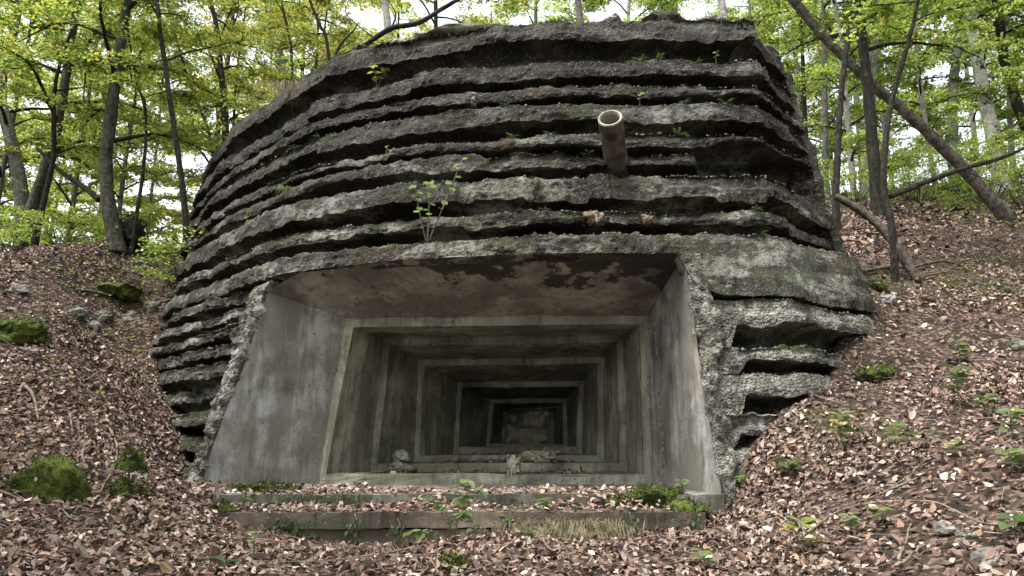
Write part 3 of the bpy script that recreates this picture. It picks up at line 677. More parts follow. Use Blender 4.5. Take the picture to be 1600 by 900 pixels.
# calcite crusts, streak, lime on the sills
def crust(name, px, py, w, h, mat_, seed, Y=None, drips=5):
    """thin lumpy mineral skin with short runs below, clinging to the face or a sill"""
    c = at(px, py, Y) if Y else surf(*[np.array(v) for v in hit(px, py)], .0)
    if Y is None: c = c * ((np.linalg.norm(c) - .06) / np.linalg.norm(c))
    m = F_PX / np.linalg.norm(c); W, H = w / m, h / m
    U, Vv = np.meshgrid(np.linspace(-1, 1, 26), np.linspace(-1, 1, 26), indexing='xy'); r = np.sqrt(U * U + Vv * Vv); a = np.arctan2(Vv, U)
    edge = 1 + .35 * fbm(np.stack([np.cos(a) * 1.5, np.sin(a) * 1.5, 0 * a + seed], -1), 1.4, 3, seed); t = np.clip(1 - r / edge, -.25, 1)
    P = np.stack([c[0] + U * W * .5, c[1] - .05 * np.sqrt(np.clip(t, 0, 1)) + .05 - .08 * np.clip(t, -1, 0) * -4 * .2, c[2] + Vv * H * .5], -1)
    P[..., 1] += .10 * (t < 0); P[..., 1] -= .03 * fbm(P, 22, 3, seed + 1)
    parts = [(P.reshape(-1, 3), [grid_faces(26, 26)])]
    for k_ in range(drips):
        x = c[0] + rng.uniform(-.4, .4) * W; z = c[2] - H * .3; l = H * rng.uniform(.15, .4); parts.append(tube([(x, c[1] - .015, z + .02), (x + .004, c[1] - .02, z - l * .5), (x, c[1] - .018, z - l)], [.014, .010, .003], 6))
    V, fs = join(parts); return obj(name, new_mesh(name, V, fs), mat_, bunker)
crust('calcite_crust', 928, 336, 34, 22, M['crust'], 1601, None, 2); crust('calcite_crust', 741, 154, 8, 24, M['crust'], 1604, None, 0); crust('calcite_crust', 838, 284, 8, 18, M['crust'], 1607, None, 0)
crust('calcite_crust', 1012, 342, 22, 16, M['crust'], 1611, None, 0)
crust('lime_crust', 843, 714, 52, 18, M['lime'], 1621, 10.84, 0); crust('lime_crust', 803, 726, 22, 30, M['lime'], 1625, 9.84, 2)
# drip stalactites under the frame heads
st_parts = []
for i, rngx, n in ((0, (600, 720), 7), (1, (640, 700), 9), (1, (780, 830), 14), (2, (740, 790), 6), (2, (825, 880), 9)):
    Y = RINGS[i][0]
    for _ in range(n):
        t = (rng.uniform(*rngx) - RINGS[i][1][0][0]) / (RINGS[i][1][1][0] - RINGS[i][1][0][0])
        p = inner[i][0] + (inner[i][1] - inner[i][0]) * np.clip(t, .02, .98) + np.array((0, -.01, .02))
        l = rng.uniform(.03, .11); st_parts.append(tube([p, p - (0, 0, l * .5), p - (0, 0, l)], [.004, .003, .001], 4))
V, fs = join(st_parts); tag(obj('drip_stalactites', new_mesh('drip_stalactites', V, fs), M['white'], bunker), kind='stuff')

# gravel standing on the crests
OCT = np.array([(1, 0, 0), (-1, 0, 0), (0, 1, 0), (0, -1, 0), (0, 0, 1), (0, 0, -1)], float)
OF = np.array([(0, 2, 4), (2, 1, 4), (1, 3, 4), (3, 0, 4), (2, 0, 5), (1, 2, 5), (3, 1, 5), (0, 3, 5)])
gp = []
for a, b, c in crest_pts:
    vis = (a[:, 1] < 12.8) & (a[:, 0] < 4.9); idx = np.where(vis)[0]
    if len(idx) < 5: continue
    m = int(len(idx) * 2.0); k = rng.choice(idx, m); t = rng.uniform(0, 1, m)[:, None]; p = a[k] * (1 - t) + b[k] * t
    keep = n1(k * .02, 1, 2, len(idx) % 13) + rng.uniform(-.5, .5, m) > -.1; gp.append(p[keep])
gp = np.vstack(gp); n = len(gp); sz = rng.uniform(.006, .018, n) * rng.choice([1, 1, 1, 1.6], n)
Vg = gp[:, None] + OCT[None] * (sz[:, None] * rng.uniform(.6, 1.3, (n, 3)))[:, None] + rng.normal(0, .15, (n, 6, 3)) * sz[:, None, None]
tag(obj('crest_gravel', new_mesh('crest_gravel', Vg, (OF[None] + (np.arange(n) * 6)[:, None, None]).reshape(-1, 3), False), M['gravel'], bunker), kind='stuff')

# ------------------------------------------------------------------ leaf litter
def litter_cols(n):
    base = np.array([(.25, .155, .115), (.16, .09, .064), (.36, .265, .215), (.09, .05, .036), (.44, .36, .31), (.22, .14, .118), (.05, .032, .026), (.30, .18, .09)])
    k = rng.choice(len(base), n, p=[.2, .2, .16, .12, .08, .14, .06, .04]); return (base[k] * .82 + base[k].mean(1, keepdims=True) * .18) * rng.lognormal(.10, .32, (n, 1))
def scatter_litter(n, xr, yr, size, dens=.7):
    x = rng.uniform(*xr, n); y = rng.uniform(*yr, n)
    # in view only (with a margin)
    z = ground_z(x, y); px, py = proj(np.stack([x, y, z], -1)); ok = (px > -250) & (px < 1850) & (py < 1080) & (poly_inside(x, y, .0) + BAT * (Z0 - z) < .04)
    ok &= ~((x > -2.85) & (x < 1.82) & (y > 7.15) & (y < 8.3))
    d = fbm(np.stack([x, y, 0 * x], -1), .9, 4, 61); ok &= rng.uniform(0, 1, n) < np.clip(dens - (.58 * sstep(1.6, 3.0, x) * (dens > .8) + .30 * sstep(-3.2, -4.6, x) * (dens > .8) * sstep(5, 6.5, y)) + .9 * d, .10, 1)
    x, y, z = x[ok], y[ok], z[ok]; m = len(x)
    N = ground_normal(x, y) + rng.normal(0, .5, (m, 3)); 
    C = np.stack([x, y, z + rng.uniform(.0, .035, m)], -1)
    A = rng.normal(0, 1, (m, 3)); L = np.clip(rng.lognormal(-.05, .33, m), .4, 1.9) * size
    return leaves(C, N, A, L, rng.uniform(-1.3, 1.6, m), rng.uniform(-.5, 1.5, m), litter_cols(m), 1.05)
lp = [scatter_litter(130000, (-5.5, 5.5), (3.0, 8.3), .046, .92), scatter_litter(75000, (-9.5, -2.8), (5, 13.8), .056, .45), scatter_litter(105000, (1.8, 11), (4.5, 15), .056, .30), scatter_litter(9000, (4, 16), (12, 24), .13)]
# broken twigs and stalks lying among the leaves
n = 1500; x = rng.uniform(-9, 10, n); y = rng.uniform(3.2, 14, n); z = ground_z(x, y); ok = (poly_inside(x, y, .0) + BAT * (Z0 - z) < -.1) & ~((x > -3) & (x < 2) & (y > 7.0) & (y < 8.4)); x, y, z = x[ok], y[ok], z[ok]; tw = []
for a_, b_, c_t in zip(x, y, z):
    az = rng.uniform(0, 6.28); l = rng.uniform(.08, .45) * rng.choice([1, 1, 1.8]); q0 = np.array((a_, b_)); dv = np.array((math.cos(az), math.sin(az))) * l; pq = np.array([q0 - dv * .5, q0 + rng.normal(0, .03, 2), q0 + dv * .5]); pz = ground_z(pq[:, 0], pq[:, 1]) + .035 + rng.uniform(0, .03, 3)
    tw.append(tube(np.column_stack([pq, pz]), np.array([1, .8, .4]) * rng.uniform(.002, .006), 4, cap=False))
V, fs = join(tw); tag(obj('twig_litter', new_mesh('twig_litter', V, fs), M['twig']), 'thin broken twigs strewn through the fallen leaves', 'twigs', kind='stuff')
# on the steps and sills
def ledge_litter(n, x0, x1, y0, y1, z, heap, seed):
    x = rng.uniform(x0, x1, n); y = rng.uniform(y0, y1, n); hz = heap * np.clip(.5 + n1(x, 1.2, 3, seed), 0, 1.4) * sstep(y0 - .05, y1, y)
    ok = rng.uniform(0, 1, n) < np.clip(.75 + 1.0 * n1(x, .9, 2, seed + 3), .05, 1); x, y, hz = x[ok], y[ok], hz[ok]; m = len(x)
    C = np.stack([x, y, z + hz * rng.uniform(.2, 1, m) + .008], -1); N = np.array((0, -.15, 1)) + rng.normal(0, .4, (m, 3))
    return leaves(C, N, rng.normal(0, 1, (m, 3)), rng.uniform(.045, .08, m), rng.uniform(-.5, 1, m), rng.uniform(-.2, .9, m), litter_cols(m), 1.05)
lp += [ledge_litter(1900, -2.8, 1.75, 7.2, 7.68, -.585, .10, 71), ledge_litter(1000, -1.9, 1.6, 7.72, 8.3, -.455, .05, 73), ledge_litter(800, -3.5, -1.6, 7.68, 8.5, -.455, .07, 74),
       ledge_litter(500, -1.6, 1.0, 10.0, 10.8, inner[0][2, 2], .02, 75), ledge_litter(420, -1.2, .9, 11.0, 11.8, inner[1][2, 2], .02, 77), ledge_litter(200, -.8, .9, 12.0, 12.8, inner[2][2, 2], .015, 79)]
xr_ = rng.uniform(-4.5, 4, 5000); yr_ = rng.uniform(9.3, 13, 5000)
off = np.cumsum([0] + [len(v[0]) for v in lp])
V = np.vstack([v[0] for v in lp]); Fq = np.vstack([v[1] + o for v, o in zip(lp, off)]); Cc = np.vstack([v[2] for v in lp])
tag(obj('leaf_litter', new_mesh('leaf_litter', V, Fq, False, Cc), M['litter']), 'carpet of fallen brown beech leaves over the slope and the steps', 'leaf litter', kind='stuff')

# ------------------------------------------------------------------ trees
GREEN = np.array([(.17, .25, .06), (.22, .29, .075), (.28, .31, .08), (.36, .32, .08), (.13, .20, .055), (.40, .25, .08)])
def leaf_cols(n, pal, w): 
    k = rng.choice(len(pal), n, p=np.array(w) / sum(w)); return np.array(pal)[k] * rng.uniform(.75, 1.25, (n, 1))
W_L = [3, 3, 3, 1.8, 2, .35]; W_Y = [2, 2.5, 3, 3, .8, .9]; W_G = [4, 4, 2.5, 1, 2.5, .1]
def sprays(centers, dirs, lens, per, size, w, up=.25):
    """flat beech sprays: leaves left and right of a twig"""
    n = len(centers); t = rng.uniform(0, 1, (n, per)); side_ = rng.choice([-1, 1], (n, per))
    d = dirs / np.linalg.norm(dirs, axis=1, keepdims=True); nn = np.array((0, 0, 1.0)) + rng.normal(0, up, (n, 3)); nn /= np.linalg.norm(nn, axis=1, keepdims=True)
    s_ = np.cross(d, nn)
    spread = (.05 + .32 * np.sin(math.pi * np.clip(t * .8 + .15, 0, 1))) * rng.uniform(.1, 1, (n, per))
    P = centers[:, None] + d[:, None] * (t * lens[:, None])[..., None] + s_[:, None] * (side_ * spread * lens[:, None] * .8)[..., None]
    P = P + nn[:, None] * rng.normal(0, .03, (n, per))[..., None]; P[..., 2] -= .18 * (t ** 2) * lens[:, None]
    A = d[:, None] * .7 + s_[:, None] * side_[..., None] + rng.normal(0, .25, (n, per, 3)); Nl = nn[:, None] + rng.normal(0, .35, (n, per, 3))
    m = n * per; tint = np.repeat(rng.uniform(.8, 1.2, n), per)[:, None]
    return leaves(P.reshape(m, 3), Nl.reshape(m, 3), A.reshape(m, 3), rng.uniform(.7, 1.25, m) * size, rng.uniform(-.4, .4, m), rng.uniform(0, .6, m), leaf_cols(m, GREEN, w) * tint, 1.1)
def crown_of(pts, rad, nl, reach, f0, nspray, per, size, w, seed):
    """limbs off the trunk polyline above fraction f0, sprays along the limbs"""
    pts = np.asarray(pts); cum = np.concatenate([[0], np.cumsum(np.linalg.norm(np.diff(pts, axis=0), axis=1))]); H = cum[-1]
    br, cs, ds, ls = [], [], [], []
    for i in range(nl):
        f = f0 + (1 - f0) * ((i + rng.uniform(0, 1)) / nl); h = f * H
        p = np.array([np.interp(h, cum, pts[:, k]) for k in range(3)]); r = np.interp(h, cum, rad)
        az = i * 2.399 + rng.uniform(-.4, .4); l = reach * rng.uniform(.6, 1.15) * (1.05 - .45 * (f - f0) / (1 - f0))
        el = rng.uniform(.05, .55); d = np.array((math.cos(az) * math.cos(el), math.sin(az) * math.cos(el), math.sin(el)))
        q = np.array([p + d * l * t + np.array((0, 0, 1)) * (l * (.10 * math.sin(3 * t) - .22 * t * t)) + rng.normal(0, .04 * l, 3) * t for t in np.linspace(0, 1, 6)])
        rr = np.linspace(min(r * .5, .05), .006, 6); br.append(tube(q, rr, 5, cap=False))
        for j in range(nspray):
            t = rng.uniform(.25, 1.0); c = np.array([np.interp(t, np.linspace(0, 1, 6), q[:, k]) for k in range(3)])
            a2 = az + rng.choice([-1, 1]) * rng.uniform(.2, 1.2); dd = np.array((math.cos(a2), math.sin(a2), rng.uniform(-.15, .25)))
            ll = rng.uniform(.5, 1.1) * (reach / 2.6) ** .5; cs.append(c); ds.append(dd); ls.append(ll)
            br.append(tube([c, c + dd * ll * .5 - (0, 0, .03), c + dd * ll - (0, 0, .16 * ll)], [.008, .005, .002], 3, cap=False))
    lv = sprays(np.array(cs), np.array(ds), np.array(ls), per, size, w)
    return join(br), lv
def tree(name, label, cat, px, Y, w, bark, height, Ye=None, group=None, nl=14, reach=2.4, f0=.25, nspray=11, per=36, size=.08, wts=W_L, seed=0, crown=True, top=.25, foot=True):
    P = [at(x, y, Y + (0 if Ye is None else (Ye - Y) * i / max(1, len(px) - 1))) for i, (x, y) in enumerate(px)]
    b = P[0]; gz = float(ground_z(np.array([b[0]]), np.array([b[1]]))[0])
    if b[2] > gz + .1:                              # foot hidden by the bunker or bushes: run down to the ground
        d = P[0] - P[1]; d = d / np.linalg.norm(d); k = (b[2] - gz + .1) / max(.5, -d[2]); d2 = np.array((d[0] * .5, d[1] * .5, -1)); P.insert(0, b + d2 * ((b[2] - gz + .1)))
        g2 = float(ground_z(P[0][None, 0], P[0][None, 1])[0]); P[0][2] = g2 - .1
    else: P[0] = np.array((b[0], b[1], gz - .4))
    r0 = w * .5 * Y / F_PX
    last = P[-1]; d = P[-1] - P[-2]; d /= np.linalg.norm(d); h = P[0][2] + height - last[2]
    if h > .5:
        d = d * .6 + np.array((0, 0, .6)); d /= np.linalg.norm(d)
        P += [last + d * h * .5 + rng.normal(0, .15, 3), last + d * h + rng.normal(0, .2, 3)]
    P = resample(P, 36); cum = np.concatenate([[0], np.cumsum(np.linalg.norm(np.diff(P, axis=0), axis=1))]); f = cum / cum[-1]
    rad = r0 * (1 - (1 - top) * f) * (1 + (.55 * np.exp(-cum / .25) if foot else 0))
    P = P + rng.normal(0, r0 * .04, P.shape) * (f[:, None] > .05)
    t = thing(name, P[0], label, cat, group)
    V, fs = tube(P, rad, 14 if r0 > .06 else 9, .09, seed); obj('trunk', new_mesh('trunk', V, fs), M[bark], t)
    if crown:
        (bv, bf), (lv, lf, lc) = crown_of(P, rad, nl, reach, f0, nspray, per, size, wts, seed)
        tag(obj('branches', new_mesh('branches', bv, bf), M['bark'] if bark != 'pale' else M['grey'], t), kind='stuff')
        tag(obj('crown', new_mesh('crown', lv, lf, False, lc), M['leaf'], t), kind='stuff')
    return t
tree('beech_tree', 'thick mossy beech trunk beside the black stump on the left ridge', 'tree', [(180, 374), (167, 300), (166, 240), (176, 160), (190, 60), (205, -30)], 14, 23, 'mossbark', 13, nl=20, reach=3.0, f0=.18, nspray=15, seed=1)
tree('beech_tree', 'leaning grey trunk on the far left ridge crossed by dead branches', 'tree', [(42, 352), (62, 290), (84, 220), (98, 150), (106, 100)], 15.5, 20, 'mossbark', 12, nl=20, reach=3.0, f0=.2, nspray=15, seed=2)
tree('beech_tree', 'dim grey trunk cut by the left edge of the photo', 'tree', [(34, 310), (22, 240), (10, 190), (2, 130)], 18, 26, 'grey', 12, nl=18, reach=3.0, f0=.25, seed=3)
tree('young_tree', 'slim straight dark trunk nearest the left flank of the bunker', 'tree', [(292, 372), (285, 290), (272, 200), (258, 100), (245, 0)], 13.2, 11, 'bark', 11, nl=16, reach=2.0, f0=.35, seed=4)
tree('young_tree', 'thin crooked dark stem between the leaning trunk and the thick beech', 'tree', [(60, 352), (72, 300), (80, 265), (84, 236)], 14.5, 11, 'bark', 6, nl=10, reach=1.6, f0=.35, seed=5)
tree('young_tree', 'thin dark forked sapling right of the black stump', 'tree', [(212, 345), (222, 280), (228, 215), (226, 160), (214, 130)], 14.2, 7, 'bark', 6.5, nl=12, reach=1.6, f0=.4, seed=6)
tree('beech_tree', 'pale thick trunk rising behind the sloping left roof edge', 'tree', [(440, 120), (430, 70), (415, 0)], 21, 24, 'pale', 15, nl=18, reach=3.0, f0=.5, seed=7, wts=W_Y)
tree('young_tree', 'dark leaning stem growing at the left roof edge near the bent twigs', 'tree', [(514, 90), (500, 40), (482, -10)], 14.6, 10, 'bark', 9, nl=12, reach=1.8, f0=.5, seed=8, wts=W_Y)
tree('young_tree', 'double dark trunk seen above the left shoulder of the bunker', 'tree', [(352, 200), (346, 120), (338, 40), (322, -20)], 19, 16, 'bark', 12, nl=16, reach=2.4, f0=.35, seed=9, wts=W_Y)
tree('young_tree', 'thin slanting stem left of the double dark trunk', 'tree', [(330, 225), (308, 160), (290, 110), (270, 40)], 17, 7, 'bark', 9, nl=10, reach=1.8, f0=.4, seed=10, wts=W_Y)
tree('beech_tree', 'pale grey trunk above the left part of the roof', 'tree', [(606, 50), (600, 0), (596, -40)], 20, 20, 'pale', 15, nl=14, reach=2.8, f0=.55, seed=11)
tree('young_tree', 'twin thin dark stems behind the hanging dry roots', 'tree', [(456, 100), (450, 50), (438, -10)], 16.5, 8, 'bark', 10, nl=12, reach=2.0, f0=.5, seed=12, wts=W_Y)
tree('beech_tree', 'grey trunk peeping over the roof just left of the pipe', 'tree', [(905, 15), (898, -20), (890, -60)], 20, 18, 'grey', 15, nl=14, reach=2.8, f0=.5, seed=13)
tree('beech_tree', 'pale trunk peeping over the roof right of the earthy clod', 'tree', [(1130, 20), (1122, -20), (1115, -60)], 19, 18, 'pale', 15, nl=14, reach=2.8, f0=.5, seed=14)
tree('beech_tree', 'dark straight trunk on the right slope crossed by the leaning log', 'tree', [(1374, 338), (1366, 260), (1360, 180), (1350, 80), (1337, -10)], 13.6, 21, 'bark', 13, nl=18, reach=2.8, f0=.28, seed=15, wts=W_G)
tree('young_tree', 'thin brown trunk next to the right flank of the bunker', 'tree', [(1306, 320), (1309, 240), (1314, 150), (1325, 60), (1334, -10)], 13.2, 12, 'bark', 11, nl=14, reach=2.0, f0=.4, seed=16, wts=W_G)
tree('young_tree', 'black wavy sapling standing in front on the right slope', 'tree', [(1396, 442), (1394, 360), (1381, 290), (1386, 200), (1400, 130), (1421, 60), (1435, -20)], 10.8, 13, 'bark', 7, nl=9, reach=1.3, f0=.6, seed=17, wts=W_G, foot=False)
tree('beech_tree', 'pale slender trunk between the leaning log and the birch', 'tree', [(1490, 245), (1488, 160), (1494, 80), (1498, -10)], 20, 18, 'pale', 14, nl=16, reach=2.6, f0=.3, seed=18, wts=W_G)
tree('birch_tree', 'white birch trunk with black patches on the right slope', 'tree', [(1556, 235), (1540, 160), (1525, 80), (1512, -10)], 19, 25, 'birch', 14, nl=16, reach=2.6, f0=.35, seed=19, wts=W_G)
tree('beech_tree', 'dark curved trunk at the right edge behind the birch', 'tree', [(1610, 215), (1585, 150), (1568, 90), (1562, 30), (1556, -10)], 19.5, 20, 'bark', 13, nl=16, reach=2.6, f0=.35, seed=20, wts=W_G)
tree('young_tree', 'thin white stem just right of the birch', 'tree', [(1580, 225), (1577, 150), (1572, 80), (1577, 0)], 21, 10, 'pale', 12, nl=12, reach=2.2, f0=.35, seed=21, wts=W_G)
tree('beech_tree', 'pale trunk half hidden behind the dark straight trunk', 'tree', [(1352, 290), (1356, 200), (1366, 100), (1370, -10)], 20, 17, 'pale', 14, nl=16, reach=2.6, f0=.3, seed=22, wts=W_G)
tree('young_tree', 'slim grey trunk between bunker and thin brown trunk', 'tree', [(1290, 260), (1289, 150), (1287, 40), (1285, -20)], 19, 11, 'grey', 12, nl=12, reach=2.2, f0=.35, seed=23, wts=W_G)
tree('young_tree', 'slim dark trunk just beyond the right end of the roof', 'tree', [(1256, 150), (1254, 80), (1250, 0)], 20, 9, 'bark', 12, nl=12, reach=2.2, f0=.4, seed=24, wts=W_G)

# dead leaning trunk and fallen branch on the right
def log_thing(name, label, cat, px, Ys, ws, mat_, seed=0, extra=None):
    P = np.array([at(x, y, Y) for (x, y), Y in zip(px, Ys)]); P = resample(P, 30); r = np.interp(np.linspace(0, 1, 30), np.linspace(0, 1, len(ws)), np.array(ws) * .5 * np.array(Ys) / F_PX)
    t = thing(name, P[0], label, cat); V, fs = tube(P, r, 10, .22, seed); obj('stem', new_mesh('stem', V, fs), M[mat_], t)
    for e in (extra or []):
        Q = resample(np.array([at(x, y, Y) for (x, y, Y) in e[0]]), 12); V, fs = tube(Q, np.linspace(e[1], e[1] * .3, 12), 6, .15, seed + 3); obj('side_branch', new_mesh('side_branch', V, fs), M[mat_], t)
    return t
log_thing('leaning_log', 'long dead trunk leaning leftwards across the right slope', 'log', [(1582, 350), (1530, 290), (1475, 232), (1410, 172), (1345, 115), (1285, 55), (1235, -5)], [14, 14, 14, 14, 14, 14, 14], [25, 20, 18, 17, 16, 15, 14], 'deadwood', 31)
log_thing('fallen_branch', 'thick dead branch propped from the ground against the bunker flank', 'branch', [(1436, 440), (1405, 393), (1385, 365), (1350, 333), (1306, 306)], [10.7, 10.8, 10.9, 11.0, 11.1], [13, 16, 15, 14, 13], 'deadwood', 32)
log_thing('fallen_branch', 'long dark bough sweeping right from the wavy sapling', 'branch', [(1390, 308), (1440, 287), (1500, 265), (1560, 248), (1610, 228)], [10.85, 11, 11.2, 11.4, 11.6], [9, 9, 8, 7, 4], 'bark', 33, [([(1500, 265, 11.2), (1540, 280, 11.3), (1585, 300, 11.4)], .012)])
log_thing('fallen_branch', 'dead branch slanting behind the thick mossy beech on the left ridge', 'branch', [(58, 232), (100, 272), (130, 292), (155, 312)], [14.6, 14.5, 14.4, 14.25], [6, 8, 9, 10], 'bark', 34)
log_thing('fallen_branch', 'bare fallen branch lying over the roof edge left of the slab', 'branch', [(560, 78), (585, 60), (612, 44), (652, 36), (690, 14), (722, -4)], [11.5, 11.2, 11, 10.9, 10.9, 10.9], [8, 9, 9, 8, 8, 6], 'bark', 35, [([(612, 44, 11), (618, 20, 11), (600, -6, 11.1)], .02), ([(585, 60, 11.2), (560, 40, 11.3), (540, 20, 11.4), (545, 0, 11.4)], .014)])
log_thing('bent_twig', 'dark bent twigs rising from the left roof edge', 'twig', [(520, 100), (526, 80), (538, 62), (552, 48), (560, 35)], [11.5] * 5, [5, 5, 4, 3, 2], 'bark', 36, [([(526, 80, 11.5), (545, 68, 11.5), (556, 62, 11.6)], .012)])
# black rotten stump
_c = [at(200, 366, Y_) for Y_ in np.arange(12.4, 14.6, .1)]
for _q in _c: _q[2] = float(ground_z(_q[None, 0], _q[None, 1])[0])
sp = min(_c, key=lambda q_: abs(float(proj(q_)[1]) - 366))
stump = thing('rotten_stump', sp, 'black rotten stump at the foot of the thick mossy beech', 'stump')
V, Fc = rock((.27, .25, .26), 61, 3, .5); V[:, 2] = V[:, 2] * (1 + .5 * (V[:, 2] > .05) * np.abs(noise(V * 9, 5))); obj('root_plate', new_mesh('root_plate', V + sp + (0, 0, .18), Fc, False), M['rot'], stump)
for k in range(6):
    a = k * 1.05; V, fs = tube([sp + (0, 0, .25), sp + (.25 * math.cos(a), .1 * math.sin(a), .45 + .1 * (k % 3)), sp + (.38 * math.cos(a), .15 * math.sin(a), .5 + .16 * (k % 2))], [.06, .035, .01], 6, .2, k); obj('root', new_mesh('root', V, fs), M['rot'], stump)

# woodland behind: shared prototypes, each copy a tree of its own
def proto(kind, seed):
    H = 15 + seed; P = resample(np.array([(0, 0, -.4), (.1 * (seed % 3 - 1), .1, H * .35), (.2, -.1, H * .7), (.1, .1, H)]), 20); r = .13 * (1 - .7 * np.linspace(0, 1, 20))
    V, fs = tube(P, r, 8, .12, seed); a = new_mesh('trunk', V, fs); (bv, bf), (lv, lf, lc) = crown_of(P, r, 32, 3.5, .10, 18, 34, .125, kind, seed)
    return a, new_mesh('branches', bv, bf), new_mesh('crown', lv, lf, False, lc)
PR = [proto(W_L, 1), proto(W_Y, 2), proto(W_G, 3)]
for a, b, c in PR: b.materials.append(M['bark']); c.materials.append(M['leaf'])
barks = ['grey', 'bark', 'pale']
def bg_tree(x, y, kind, label, group, i, s0=.85):
    z = float(ground_z(np.array([x]), np.array([y]))[0]); t = thing('beech_tree', (x, y, z), label, 'tree', group); t.rotation_euler[2] = i * 1.7; s = s0 * (1 + .35 * ((i * 37) % 10) / 10); t.scale = (s, s, s)
    for nm, me in zip(('trunk', 'branches', 'crown'), PR[kind]):
        o = bpy.data.objects.new(nm, me); COL.objects.link(o); o.parent = t
        if nm != 'trunk': o['kind'] = 'stuff'
    return t
for me, bk in zip([p[0] for p in PR], barks): me.materials.append(M[bk])
k = 0
for x, y, kd in ((-15, 24, 0), (-11.5, 27, 1), (-18, 31, 0), (-8, 26, 1), (-13, 36, 0), (-22, 27, 0), (-9, 38, 1), (-25, 38, 0), (-18, 42, 1), (-5.5, 33, 1), (-20, 16, 0), (-24, 20, 1), (-29, 26, 0), (-32, 17, 0), (-27, 12, 1), (-36, 32, 0), (-22, 34, 1)):
    bg_tree(x, y, kd, 'background beech in the wood beyond the left ridge', 'trees beyond the left ridge', k); k += 1
for x, y, kd in ((-3, 28, 1), (1, 30, 0), (5, 29, 2), (-1, 36, 1), (4, 38, 0), (8, 33, 2)):
    bg_tree(x, y, kd, 'background beech showing only its crown above the bunker roof', 'trees behind the roof', k); k += 1
for x, y, kd in ((11, 26, 2), (14.5, 29, 2), (18, 26, 2), (12.5, 35, 2), (17, 37, 0), (22, 33, 2), (21, 24, 2), (27, 38, 2), (10, 42, 2), (16, 46, 0), (25, 46, 2), (18, 15, 2), (23, 18, 2), (28, 25, 0), (27, 14, 2), (33, 30, 2), (33, 20, 0), (24, 10, 2)):
    bg_tree(x, y, kd, 'background beech in the wood up the right slope', 'trees up the right slope', k); k += 1

for x, y, kd in ((-13.5, 18.5, 0), (-10.5, 19, 0), (-8, 20, 1), (-16, 20, 0), (-6.2, 21, 1), (-11.5, 22.5, 0)):
    bg_tree(x, y, kd, 'young leafy beech standing just beyond the left ridge', 'young trees beyond the left ridge', k, .5); k += 1
for x, y, kd in ((9, 18.5, 2), (11.8, 19.5, 2), (14, 18, 2), (8, 22, 2), (16.5, 21, 2), (12.5, 23, 2)):
    bg_tree(x, y, kd, 'young leafy beech on the right slope behind the leaning log', 'young trees on the right slope', k, .5); k += 1
for x, y, kd in ((-7, -7, 0), (-2.5, -9, 1), (3, -8, 2), (8, -6, 0), (-12, -2, 2), (13, -1, 1), (-5, -14, 1), (1, -15, 0), (7, -14, 2), (-11, -11, 0), (13, -10, 1), (-16, 5, 0), (18, 6, 2), (-9, 1.5, 1)):  # out-of-view trees, added to block low sky and darken the rib recesses
    bg_tree(x, y, kd, 'tall unseen beech added around the viewer to shade the bunker', 'unseen trees added to shade the bunker', k, 1.0); k += 1

# ------------------------------------------------------------------ bushes and small plants
def bush(label, px, py, Y, r, h, n, wts, size=.06, group=None):
    p = at(px, py, Y); p[2] = float(ground_z(p[None, 0], p[None, 1])[0]); t = thing('shrub', p, label, 'shrub', group); br, cs, ds, ls = [], [], [], []
    for i in range(n):
        az = rng.uniform(0, 6.28); rr = r * math.sqrt(rng.uniform(0, 1)); e = p + (rr * math.cos(az), rr * math.sin(az), h * rng.uniform(.3, 1))
        br.append(tube([p + (.1 * math.cos(az), .1 * math.sin(az), -.03), (p + e) / 2 + (0, 0, .1), e], [.006, .004, .002], 4, cap=False)); cs.append(e); ds.append(np.array((math.cos(az), math.sin(az), rng.uniform(-.1, .3)))); ls.append(rng.uniform(.35, .7))
    V, fs = join(br); obj('stems', new_mesh('stems', V, fs), M['bark'], t); lv, lf, lc = sprays(np.array(cs), np.array(ds), np.array(ls), 48, size, wts, .35); obj('foliage', new_mesh('foliage', lv, lf, False, lc), M['leaf'], t)
bush('low bright green bush on the ridge left of the thick mossy beech', 100, 362, 14.2, .9, .7, 40, W_G)
bush('low green bush at the left photo edge on the ridge', 20, 372, 14.5, .8, .9, 40, W_G)
bush('leafy shrub against the left flank of the bunker', 302, 330, 12.8, .45, 1.1, 30, W_G)
bush('green undergrowth at the foot of the thin brown trunk', 1330, 318, 15, 1.0, 1.0, 50, W_G)
bush('green undergrowth behind the wavy sapling', 1430, 312, 16.5, 1.2, 1.1, 60, W_G)
bush('green undergrowth below the birch', 1540, 300, 17, 1.4, 1.3, 70, W_G)
bush('pale green bush under the pale slender trunk', 1480, 270, 19, 1.4, 1.6, 70, W_G)
bush('green bush at the right photo edge', 1600, 280, 15.5, 1.0, 1.6, 60, W_G)

def one_leaf(col, size, seed):
    v = leaves(np.zeros((1, 3)), np.array([(0, 0, 1.0)]), np.array([(0, 1.0, 0)]), np.array([size]), np.array([.25 if seed % 2 else -.3]), np.array([.5]), np.array([col]), 1.25)
    return new_mesh('leaf', v[0], v[1], False, v[2])
HERB = [one_leaf((.13, .19, .075), 1, 0), one_leaf((.18, .25, .09), 1, 1), one_leaf((.055, .09, .038), 1, 2), one_leaf((.30, .30, .07), 1, 3)]
for h in HERB: h.materials.append(M['herb'])
def place_leaf(p, heading, size, parent, k, tilt=.2):
    o = bpy.data.objects.new('leaf', HERB[k]); COL.objects.link(o)
    h = Vector(heading); yaw = math.atan2(-h.x, h.y); pitch = math.atan2(h.z, math.hypot(h.x, h.y)); 
    o.rotation_euler = (pitch + rng.uniform(-.15, .15) + tilt * 0, rng.uniform(-.35, .35), yaw); o.scale = (size,) * 3
    o.location = Vector([float(c) for c in p]); set_parent(o, parent); return o
